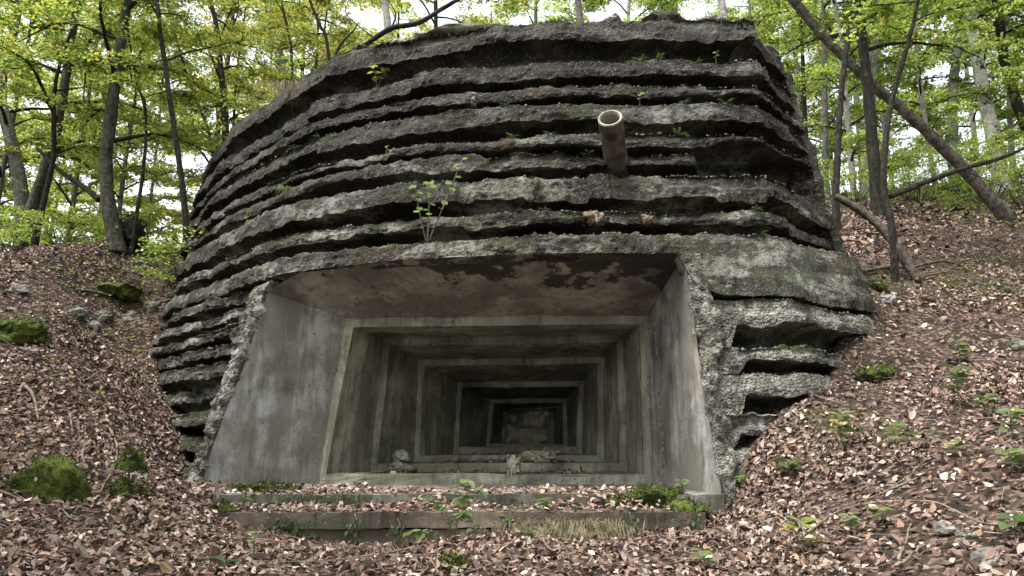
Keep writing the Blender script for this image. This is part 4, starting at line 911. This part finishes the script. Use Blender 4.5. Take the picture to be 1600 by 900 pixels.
def seedling(label, p, h, n, size, ks=(0, 1), group=None, name='seedling', lean=(0, 0), cat='plant', stems=1):
    p = np.asarray(p, float); t = thing(name, p, label, cat, group)
    for sidx in range(stems):
        ln = np.array((lean[0] + (rng.uniform(-.8, .8) if stems > 1 else 0), lean[1] + (rng.uniform(-.4, .1) if stems > 1 else 0), 0)); hh = h * (1 if sidx == 0 else rng.uniform(.5, .95))
        tip = p + ln * hh + (0, 0, hh); mid = (p + tip) / 2 + rng.normal(0, .03 * hh, 3); V, fs = tube(resample([p - (0, 0, .02), mid, tip], 8), np.linspace(.006, .002, 8) * (1 + h), 5); obj('stem', new_mesh('stem', V, fs), M['twig'], t)
        for i in range(n):
            f = 1 - .65 * (i / n) ** 1.3; q = p + (mid - p) * min(1, f * 2) if f < .5 else mid + (tip - mid) * (f * 2 - 1); az = i * 2.4 + rng.uniform(-.3, .3) + sidx
            hd = (math.cos(az), math.sin(az) - .25, rng.uniform(-.25, .25)); place_leaf(q, hd, size * rng.uniform(.7, 1.2), t, ks[i % len(ks)])
    return t
def gp_(px, py): return ground_hit(px, py)
# on the ground, right slope and front
for (px, py, h, n, sz, ks, lb) in (
    (1318, 712, .32, 10, .11, (1, 3, 0), 'yellowing leafy seedling below the right end of the bunker'),
    (1502, 640, .36, 10, .11, (0, 2), 'tallest leafy green plant on the right slope'),
    (1400, 700, .2, 6, .09, (0, 1), 'small pale green seedling right of the yellowing one'),
    (1500, 570, .22, 9, .09, (2, 2, 0), 'dark green creeping plant high on the right slope'),
    (1545, 655, .18, 7, .09, (0, 2), 'low green plant right of the tallest plant on the slope'),
    (1585, 690, .22, 8, .09, (1, 0), 'green plant near the right photo edge above the broken stone'),
    (1490, 715, .1, 5, .08, (1,), 'tiny seedling on bare soil in the right slope'),
    (1580, 745, .14, 6, .09, (1, 0), 'bright seedling at the right photo edge'),
    (1255, 872, .2, 7, .10, (3, 1), 'yellow drooping plant at the bottom right of the steps'),
    (1235, 750, .14, 6, .10, (0, 2), 'small green plant beside the right jamb foot'),
    (1330, 835, .1, 6, .07, (1, 0), 'small cluster of green leaves in the lower right litter'),
    (1380, 825, .1, 5, .07, (1,), 'tiny bright plant right of the small leaf cluster'),
    (1100, 892, .1, 5, .08, (1,), 'bright green leaf cut by the bottom edge right of the dry grass'),
    (1160, 770, .12, 6, .07, (1, 0), 'tiny plants at the foot of the right jamb'),
    (395, 880, .16, 5, .07, (1,), 'pale seedling in the litter at the lower left of the steps'),
    (740, 868, .2, 6, .06, (0, 2), 'seedling at the foot of the lower step beside the dry grass'),
    (830, 858, .14, 4, .08, (2, 0), 'round leaved plant left of the hanging dry grass'),
    (170, 530, .1, 5, .08, (1,), 'small green plant on the left slope below the mossy stones'),
    (270, 445, .14, 5, .08, (1, 0), 'pale plant on the left slope beside the bunker ribs'),
    (350, 895, .06, 4, .08, (2,), 'dark green leaves low at the bottom edge left of the pale seedling'),
    (1590, 850, .12, 6, .09, (0, 2), 'green leaves in the bottom right corner')):
    seedling(lb, gp_(px, py), h * 1.15, n + 2, sz * (1.35 if px > 1150 else 1.1), ks)
# plants rooted on the steps
b0 = at(706, 862, 7.0); br_ = thing('bramble', b0, 'spreading bramble with broad light leaves in front of the steps', 'bramble')
for pts in ([(704, 862), (690, 838), (672, 828), (648, 832)], [(706, 862), (702, 820), (694, 795), (676, 778)], [(706, 862), (712, 815), (722, 780), (745, 764)], [(707, 862), (716, 800), (712, 768), (728, 750)], [(705, 862), (700, 830), (712, 806), (724, 800)]):
    Q = resample([at(x, y, 7.0 - .05 * k_) for k_, (x, y) in enumerate(pts)], 14); V, fs = tube(Q, np.linspace(.006, .002, 14), 5); obj('stem', new_mesh('stem', V, fs), M['twig'], br_)
    for k_ in range(9):
        q = Q[13 - k_ // 2 * 2] if k_ else Q[13]; dq = Q[13] - Q[9]; sd_ = (-1) ** k_; place_leaf(q, (dq[0] * 3 + sd_ * (.0 if k_ == 0 else .35), -.35 + rng.uniform(-.2, .2), rng.uniform(-.3, .05)), rng.uniform(.10, .15) * (1 - .04 * k_), br_, k_ % 2)
seedling('small leafy plant on the upper step by the mossy right end', (1.72, 7.72, -.455), .14, 7, .11, (0, 1))
seedling('small plant on the lower step edge above the dry grass', (.3, 7.2, -.585), .12, 7, .09, (1, 0))
seedling('seedling on the lower step left of the dry grass', (-.05, 7.14, -.72), .1, 6, .08, (0, 1))
seedling('plant on the left corner of the lower step', (-2.55, 7.3, -.585), .14, 7, .08, (2, 0))
# on the face
for (k_, px, h, n, sz, ks, lb, st) in (
    (8, 668, .95, 8, .105, (1, 1), 'tall thin sapling rising across the ribs left of the middle', 3),
    (1, 590, .28, 8, .115, (3, 1), 'yellow green sprig under the roof edge on the left', 2),
    (6, 384, .12, 4, .07, (1,), 'tiny pale seedling on a lower left rib', 1),
    (1, 1120, .14, 5, .06, (2, 1), 'dark seedling on the second rib near the right corner', 1),
    (3, 1000, .13, 5, .06, (1,), 'pale seedling on the rib above the pipe', 1),
    (4, 604, .1, 4, .05, (1,), 'tiny seedling on the rib above the tall sapling', 1)):
    seedling(lb, on_crest(k_, px, 0), h, n, sz, ks, stems=st, name='sapling' if h > .5 else 'seedling', lean=(0, -.3))
# ferns and grass tufts on the ribs
def frond_mesh(l, n=9):
    V, Fc = [], []
    for i in range(n):
        t = i / n; x = t * l; z = l * (.5 * t - .75 * t * t); w = l * .16 * math.sin(math.pi * min(1, t * .9 + .12))
        for s_ in (-1, 1):
            b = len(V); V += [(0, x, z), (s_ * w, x + w * .5, z - w * .2), (0, x + l / n * .75, z + .001)]; Fc.append((b, b + 1, b + 2) if s_ > 0 else (b + 2, b + 1, b))
    return new_mesh('frond', np.array(V), np.array(Fc), False)
FR = [frond_mesh(1.0), frond_mesh(1.0, 12)]
for f in FR: f.materials.append(M['fern'])
def blade_mesh(n, l, spread, droop, width=.006):
    V, Fc = [], []
    for i in range(n):
        az = rng.uniform(0, 6.28); s0 = np.array((rng.normal(0, spread * .3), rng.normal(0, .02), 0)); L = l * rng.uniform(.5, 1.1); d = np.array((math.cos(az) * .5, -abs(math.sin(az)) * .6 - .1, .6)); sd = np.array((width, 0, 0)); b = len(V)
        for t in (0, .35, .7): 
            c = s0 + d * L * t - np.array((0, 0, droop * L * t * t)); V += [c - sd * (1 - t), c + sd * (1 - t)]
        V.append(s0 + d * L - np.array((0, 0, droop * L))); Fc += [(b, b + 1, b + 3), (b, b + 3, b + 2), (b + 2, b + 3, b + 5), (b + 2, b + 5, b + 4), (b + 4, b + 5, b + 6)]
    return np.array(V), np.array(Fc)
fern_spots = [(4, 800, .14), (3, 790, .10), (4, 860, .10), (3, 1065, .12), (4, 1060, .14), (1, 1000, .13), (1, 1030, .12), (1, 1090, .10), (7, 850, .10), (7, 820, .10), (5, 920, .12), (2, 440, .13), (3, 500, .10), (3, 460, .10), (7, 1180, .1), (8, 1190, .10), (3, 1135, .12), (6, 830, .07)]
rib_names = ['roof edge', 'second rib', 'third rib', 'fourth rib', 'fifth rib', 'sixth rib', 'seventh rib', 'eighth rib', 'rib above the opening']
def side_word(px): return 'far left' if px < 480 else 'left part' if px < 700 else 'middle left' if px < 830 else 'middle' if px < 900 else 'pipe side' if px < 1010 else 'right of the pipe' if px < 1080 else 'right part' if px < 1150 else 'right corner'
seen = set()
for k_, px, l in fern_spots:
    p = on_crest(k_, px, 0); lb = 'small fern tuft on the %s from the top, %s' % (rib_names[k_], side_word(px)) if k_ not in (0, 8) else 'small fern tuft on the %s, %s' % (rib_names[k_], side_word(px))
    while lb in seen: lb = lb.replace('small', 'lesser', 1) if 'small' in lb else lb.replace('fern tuft', 'curled fern', 1)
    seen.add(lb); t = thing('fern', p, lb, 'fern')
    for i in range(8):
        o = bpy.data.objects.new('frond', FR[i % 2]); COL.objects.link(o); o.rotation_euler = (rng.uniform(-.2, .5), rng.uniform(-.4, .4), math.pi + rng.uniform(-1.5, 1.5)); o.scale = (l * rng.uniform(.7, 1.3),) * 3; o.location = Vector([float(c) for c in p]); set_parent(o, t)
for px, py, l, lb in ((1228, 556, .20, 'left one of two ferns hanging in the dark slots right of the opening'), (1252, 560, .22, 'right one of two ferns hanging in the dark slots right of the opening')):
    s, z = hit(px, py - 10); p = surf(np.array(s), np.array(z), .06); t = thing('fern', p, lb, 'fern')
    for i in range(9):
        o = bpy.data.objects.new('frond', FR[i % 2]); COL.objects.link(o); o.rotation_euler = (rng.uniform(-.5, .3), rng.uniform(-.4, .4), math.pi + rng.uniform(-1.4, 1.4)); o.scale = (l * rng.uniform(.7, 1.2),) * 3; o.location = Vector([float(c) for c in p]); set_parent(o, t)
def tuft(name, label, p, n, l, spread, droop, mt, cat='grass', width=.006):
    V, Fc = blade_mesh(n, l, spread, droop, width); t = thing(name, p, label, cat); tag(obj('blades', new_mesh('blades', V + p, Fc, False), M[mt], t), kind='stuff'); return t
tuft('grass_tuft', 'drooping green grass tuft on a rib at the left', on_crest(5, 452, 0), 40, .28, .25, 1.3, 'grass')
tuft('grass_tuft', 'dark grass tuft on the rib above the opening', on_crest(8, 618, 0), 30, .13, .12, 1.3, 'fern')
tuft('hanging_grass', 'dry grass and roots hanging over the left roof edge', on_crest(0, 462, 0), 160, .45, 1.0, 1.7, 'drygrass')
n = 1500; xs = .50 + rng.normal(0, .27, n); st_ = np.stack([xs, 7.15 - rng.uniform(0, .05, n), -.70 + rng.normal(0, .03, n)], -1); Lg = rng.uniform(.10, .40, n) * (1 + .3 * n1(xs, 3, 2, 5)); dx = rng.normal(0, .3, n) + .35 * n1(xs, 5, 2, 8); Vb = []
for t_, wd in ((0, .004), (.4, .004), (.75, .003), (1, .0005)):
    c = st_ + np.stack([dx * Lg * t_, -Lg * (.75 * t_ - .15 * t_ * t_), Lg * (.35 * t_ - 1.0 * t_ * t_)], -1); Vb += [c - (wd, 0, 0), c + (wd, 0, 0)]
Vb = np.stack(Vb, 1); b_ = (np.arange(n) * 8)[:, None, None]; Fb = (b_ + np.array([[(0, 1, 3, 2), (2, 3, 5, 4), (4, 5, 7, 6)]])).reshape(-1, 4)
t = thing('hanging_grass', (.58, 7.15, -.7), 'thick curtain of dry grass hanging over the lower step', 'grass'); tag(obj('blades', new_mesh('blades', Vb, Fb, False), M['drygrass'], t), kind='stuff')
gq = []
for _ in range(900):
    x, y = proj(np.zeros(3)) if False else (rng.uniform(1460, 1640), rng.uniform(400, 455)); gq.append((x, y))
bl = []
ppts = np.array([ground_hit(x, y, 9, 14) for x, y in gq[:260]])
for p in ppts: V, Fc = blade_mesh(6, .18, .12, .8, .005); bl.append((V + p - (0, 0, .01), [Fc]))
V, fs = join(bl); tag(obj('grass_patch', new_mesh('grass_patch', V, fs, False), M['grass']), 'patch of thin green grass on the right slope', 'grass', kind='stuff')
hb = []
for n_, xr, yr, sz in ((5000, (6.5, 14), (12.6, 22), .07), (2600, (-12, -5.8), (11.8, 15.2), .06), (700, (-8, -4.5), (7.5, 12), .05), (500, (3, 8), (6, 11), .05)):
    x = rng.uniform(*xr, n_); y = rng.uniform(*yr, n_); ok = fbm(np.stack([x, y, 0 * x], -1), .8, 3, 91) + .6 * sstep(yr[0], yr[1], y) - .25 > .05; x, y = x[ok], y[ok]; z = ground_z(x, y); m = len(x)
    hb.append(leaves(np.stack([x, y, z + rng.uniform(.02, .16, m)], -1), np.array((0, -.2, 1)) + rng.normal(0, .4, (m, 3)), rng.normal(0, 1, (m, 3)), rng.uniform(.6, 1.2, m) * sz, .2, .4, leaf_cols(m, GREEN * .75, W_G), 1.2))
off = np.cumsum([0] + [len(v[0]) for v in hb]); tag(obj('ground_herbs', new_mesh('ground_herbs', np.vstack([v[0] for v in hb]), np.vstack([v[1] + o for v, o in zip(hb, off)]), False, np.vstack([v[2] for v in hb])), M['leaf']), 'low green herbs scattered over the upper slopes', 'herbs', kind='stuff')
fr = []
for ci, (a, b, c) in enumerate(crest_pts[:18]):
    idx = np.where((a[:, 1] < 12.6) & (a[:, 0] < 4.6) & (a[:, 2] > -.2))[0]
    if len(idx) < 8: continue
    m = int(len(idx) * (5 if ci else 9)); k_ = rng.choice(idx, m); dn = n1(k_ * .03, 1, 3, 700 + ci) + rng.uniform(-.3, .3, m); k_ = k_[dn > .12]; m = len(k_)
    t_ = rng.uniform(-.3, 1, m)[:, None]; p = a[k_] * (1 - t_) + b[k_] * t_; L_f = rng.uniform(.02, .07, m) * (1 if ci else 1.8); d_ = np.stack([rng.normal(0, .7, m), -rng.uniform(.1, 1.0, m), rng.uniform(-.7, .8, m)], -1); d_ /= np.linalg.norm(d_, axis=1, keepdims=True)
    sd_ = np.cross(d_, rng.normal(0, 1, (m, 3))); sd_ /= np.linalg.norm(sd_, axis=1, keepdims=True) + 1e-6; e = p + d_ * L_f[:, None]; e[:, 2] -= L_f * .35; fr.append(np.stack([p - sd_ * .004, p + sd_ * .004, e], 1))
fr = np.vstack(fr); cf = np.array([(.035, .05, .02), (.05, .06, .025), (.09, .08, .05), (.02, .02, .014)])[rng.integers(0, 4, len(fr))]
tag(obj('rib_fringe', new_mesh('rib_fringe', fr.reshape(-1, 3), np.arange(len(fr) * 3).reshape(-1, 3), False, np.repeat(cf, 3, 0)), M['herb']), 'ragged fringe of moss and dead grass along the concrete ribs', 'moss', kind='stuff')
# ivy on the steps
def ivy(label, x, y, z, w, h, n):
    t = thing('ivy', (x, y - .02, z), label, 'ivy'); V, fs = tube(resample([(x, y - .02, z - h), (x + w * .2, y - .03, z - h * .5), (x - w * .1, y - .02, z)], 10), .005, 5); obj('stem', new_mesh('stem', V, fs), M['twig'], t)
    for i in range(n):
        q = (x + rng.normal(0, w * .4), y - .03 - rng.uniform(0, .03), z - rng.uniform(0, h)); o = place_leaf(q, (rng.uniform(-.5, .5), -.6, -.6), rng.uniform(.04, .065), t, 2); o.rotation_euler = (-1.0 + rng.uniform(-.3, .3), rng.uniform(-.4, .4), math.pi + rng.uniform(-.9, .9))
ivy('dense dark ivy on the left part of the lower step', -2.05, 7.18, -.62, .35, .24, 80); ivy('thin ivy strand on the lower step left of the bramble', -1.05, 7.18, -.64, .14, .2, 22)
ivy('narrow ivy strand on the right part of the lower step', 1.10, 7.18, -.58, .08, .3, 26); ivy('ivy on the upper step at the left', -2.0, 7.66, -.43, 1.0, .12, 90)
ivy('small ivy sprig on the lower step by its middle joint', -1.45, 7.18, -.6, .12, .22, 16); ivy('ivy trailing over the right end of the lower step', 1.65, 7.18, -.6, .18, .25, 26)

# ------------------------------------------------------------------ moss mounds, stones, twigs
def mound(label, px, py, rx, ry, h, seed, name='moss_mound', cat='moss', p=None):
    p = gp_(px, py) if p is None else np.asarray(p, float); t = thing(name, p, label, cat); V, Fc = rock((rx, ry, h), seed, 4, .3); V = V + .035 * np.stack([fbm(V, 9, 3, seed + i) for i in range(3)], -1); obj('moss_cushion', new_mesh('moss_cushion', V + p, Fc), M['moss'], t)
    n = 2600; k = rng.integers(0, len(V), n); nn = V[k] / np.linalg.norm(V[k], axis=1, keepdims=True); up = nn[:, 2] > -.2; k, nn = k[up], nn[up]; n = len(k)
    c = V[k] + p + rng.normal(0, .02, (n, 3)); d = nn + rng.normal(0, .5, (n, 3)); s_ = rng.normal(0, 1, (n, 3)) * .006; Vb = np.stack([c - s_, c + s_, c + d * .016], 1)
    tag(obj('moss_fuzz', new_mesh('moss_fuzz', Vb, np.arange(n * 3).reshape(-1, 3), False), M['moss'], t), kind='stuff')
    k = rng.integers(0, len(V), 60); k = k[V[k, 2] > h * .25][:12]; m = len(k)
    if m: lv, lf, lc = leaves(V[k] + p + (0, 0, .006), V[k] / np.linalg.norm(V[k], axis=1, keepdims=True), rng.normal(0, 1, (m, 3)), rng.uniform(.04, .065, m), .3, .5, litter_cols(m)); tag(obj('caught_leaves', new_mesh('caught_leaves', lv, lf, False, lc), M['litter'], t), kind='stuff')
mound('largest bright green moss cushion at the lower left', 72, 775, .27, .24, .25, 71)
mound('upright moss cushion right of the largest one', 200, 745, .11, .14, .26, 72)
mound('moss cushion under the upright one at the lower left', 190, 770, .16, .14, .09, 73)
mound('moss cushion on a stone by the fallen stick, upper left slope', 178, 455, .45, .3, .16, 74)
mound('moss cushion at the left photo edge on the slope', 22, 522, .40, .3, .16, 75)
mound('small moss cushion at the right foot of the bunker', 1372, 588, .22, .2, .10, 76)
mound('moss on the right end of the bunker ledge', 1362, 452, .16, .2, .10, 77)
mound('small moss tuft on the left corner of the lower step', 345, 805, .10, .1, .07, 78)
mound('small moss tuft at the bottom edge in front of the step', 700, 892, .07, .07, .06, 79)
mound('flat moss cushion on the right half of the upper step', 0, 0, .26, .14, .05, 101, p=(1.45, 7.78, -.46)); mound('thick moss pad on the right end of the lower step', 0, 0, .20, .18, .08, 102, p=(1.66, 7.42, -.60)); mound('moss hanging on the front of the upper step, right', 0, 0, .30, .04, .09, 103, p=(1.25, 7.655, -.54))
mound('moss strip along the foot of the left jamb', 0, 0, .38, .08, .07, 104, p=(-2.55, 7.98, -.45))
def stone(label, px, py, r, mt, seed, flat=.7, p=None):
    p = gp_(px, py) if p is None else np.asarray(p, float); V, Fc = rock((r, r * .8, r * flat), seed, 2, .4); o = obj('stone', new_mesh('stone', V, Fc, False), M[mt]); o.location = Vector([float(c) for c in p + (0, 0, r * flat * .35)]); tag(o, label, 'stone')
for a in ((28, 458, .14, 'stone', 81, 'pale stone near the left photo edge below the ridge'), (1382, 472, .12, 'stone', 82, 'white stone beside the right end of the bunker'), (118, 495, .17, 'mstone', 83, 'mossy stone left in the row on the left slope'), (160, 500, .16, 'mstone', 84, 'mossy stone second in the row on the left slope'),
          (205, 500, .17, 'mstone', 85, 'mossy stone in the row next to the bunker ribs'), (240, 485, .14, 'mstone', 86, 'mossy stone touching the lower left ribs'), (145, 512, .1, 'stone', 87, 'small bare stone in front of the mossy row'), (10, 380, .2, 'mstone', 88, 'dark boulder on the ridge at the left photo edge'),
          (65, 718, .07, 'stone', 89, 'pale stone lying on the largest moss cushion edge'), (48, 716, .06, 'stone', 90, 'flat stone above the largest moss cushion'), (1480, 835, .07, 'stone', 91, 'pale stone in the lower right litter'), (1545, 880, .07, 'stone', 92, 'whitish stone near the bottom right corner'), (1510, 845, .06, 'stone', 93, 'small grey stone beside the pale one, lower right'),
          (340, 798, .06, 'stone', 95, 'small white stone near the left corner of the lower step'), (1590, 545, .1, 'mstone', 96, 'mossy stone at the right photo edge')):
    stone(a[5], a[0], a[1], a[2], a[3], a[4])
# rubble resting in the embrasure
z1 = inner[0][2, 2]; q = at(622, 735, 10.25); stone('lump of broken concrete on the left of the embrasure sill', 0, 0, .22, 'mstone', 97, .5, (q[0], 10.3, z1 + .02)); stone('pale stone resting on the broken concrete lump in the embrasure', 0, 0, .10, 'stone', 98, .7, (q[0] + .06, 10.25, z1 + .20)); stone('small white stone on the embrasure sill', 0, 0, .05, 'white', 99, .6, (q[0] - .02, 10.02, z1 + .0))
def twig(label, pts, r, mt='twig', name='twig', lift=.045):
    r = r * 1.5
    P = np.array([gp_(x, y) for x, y in pts]); P = resample(P, 26); P[:, 2] = ground_z(P[:, 0], P[:, 1]) + r * .6 + lift + .015 * n1(np.arange(26) * .4, 1, 2, int(pts[0][0]) % 40); V, fs = tube(P, np.linspace(r, r * .4, 26), 6, .2, int(pts[0][0])); tag(obj(name, new_mesh(name, V, fs), M[mt]), label, 'twig')
twig('long pale twig slanting across the left slope to the ribs', [(60, 608), (110, 595), (170, 580), (232, 563)], .008)
twig('crooked root on the left slope', [(35, 608), (52, 635), (58, 668)], .016)
twig('curved bare stick left of the upright moss cushion', [(140, 700), (128, 715), (130, 735)], .014)
twig('s shaped stick between the moss cushions and the bunker', [(170, 675), (182, 705), (175, 745), (155, 782)], .010)
twig('short upright root on the left slope', [(108, 655), (112, 690)], .011)
twig('fallen stick on the upper left slope beside the moss', [(118, 458), (160, 466), (200, 466), (240, 458)], .022, 'deadwood')
twig('thin twig under the long pale one on the left slope', [(40, 600), (120, 612), (180, 625)], .006)
twig('thin twig at the bottom left corner', [(0, 780), (60, 800), (110, 822)], .007)
twig('long arching twig in the lower right litter', [(1250, 852), (1300, 820), (1390, 795), (1470, 800), (1560, 835), (1600, 850)], .007)
twig('straight twig at the bottom right', [(1400, 900), (1430, 880), (1450, 862)], .008)
twig('upright twig in the lower right litter', [(1405, 890), (1425, 830)], .007)
twig('twig on the right slope below the fern slots', [(1250, 620), (1290, 632), (1330, 640)], .006)
twig('dead stick lying behind the wavy sapling', [(1345, 432), (1400, 425), (1460, 418), (1520, 412)], .022, 'deadwood')
twig('second dead stick on the right slope grass', [(1440, 440), (1490, 425), (1500, 405)], .012, 'deadwood')
twig('tangled twigs beside the left flank of the bunker', [(215, 430), (245, 405), (275, 395)], .008)
twig('fallen stick along the left ridge', [(215, 358), (250, 360), (285, 352)], .018)
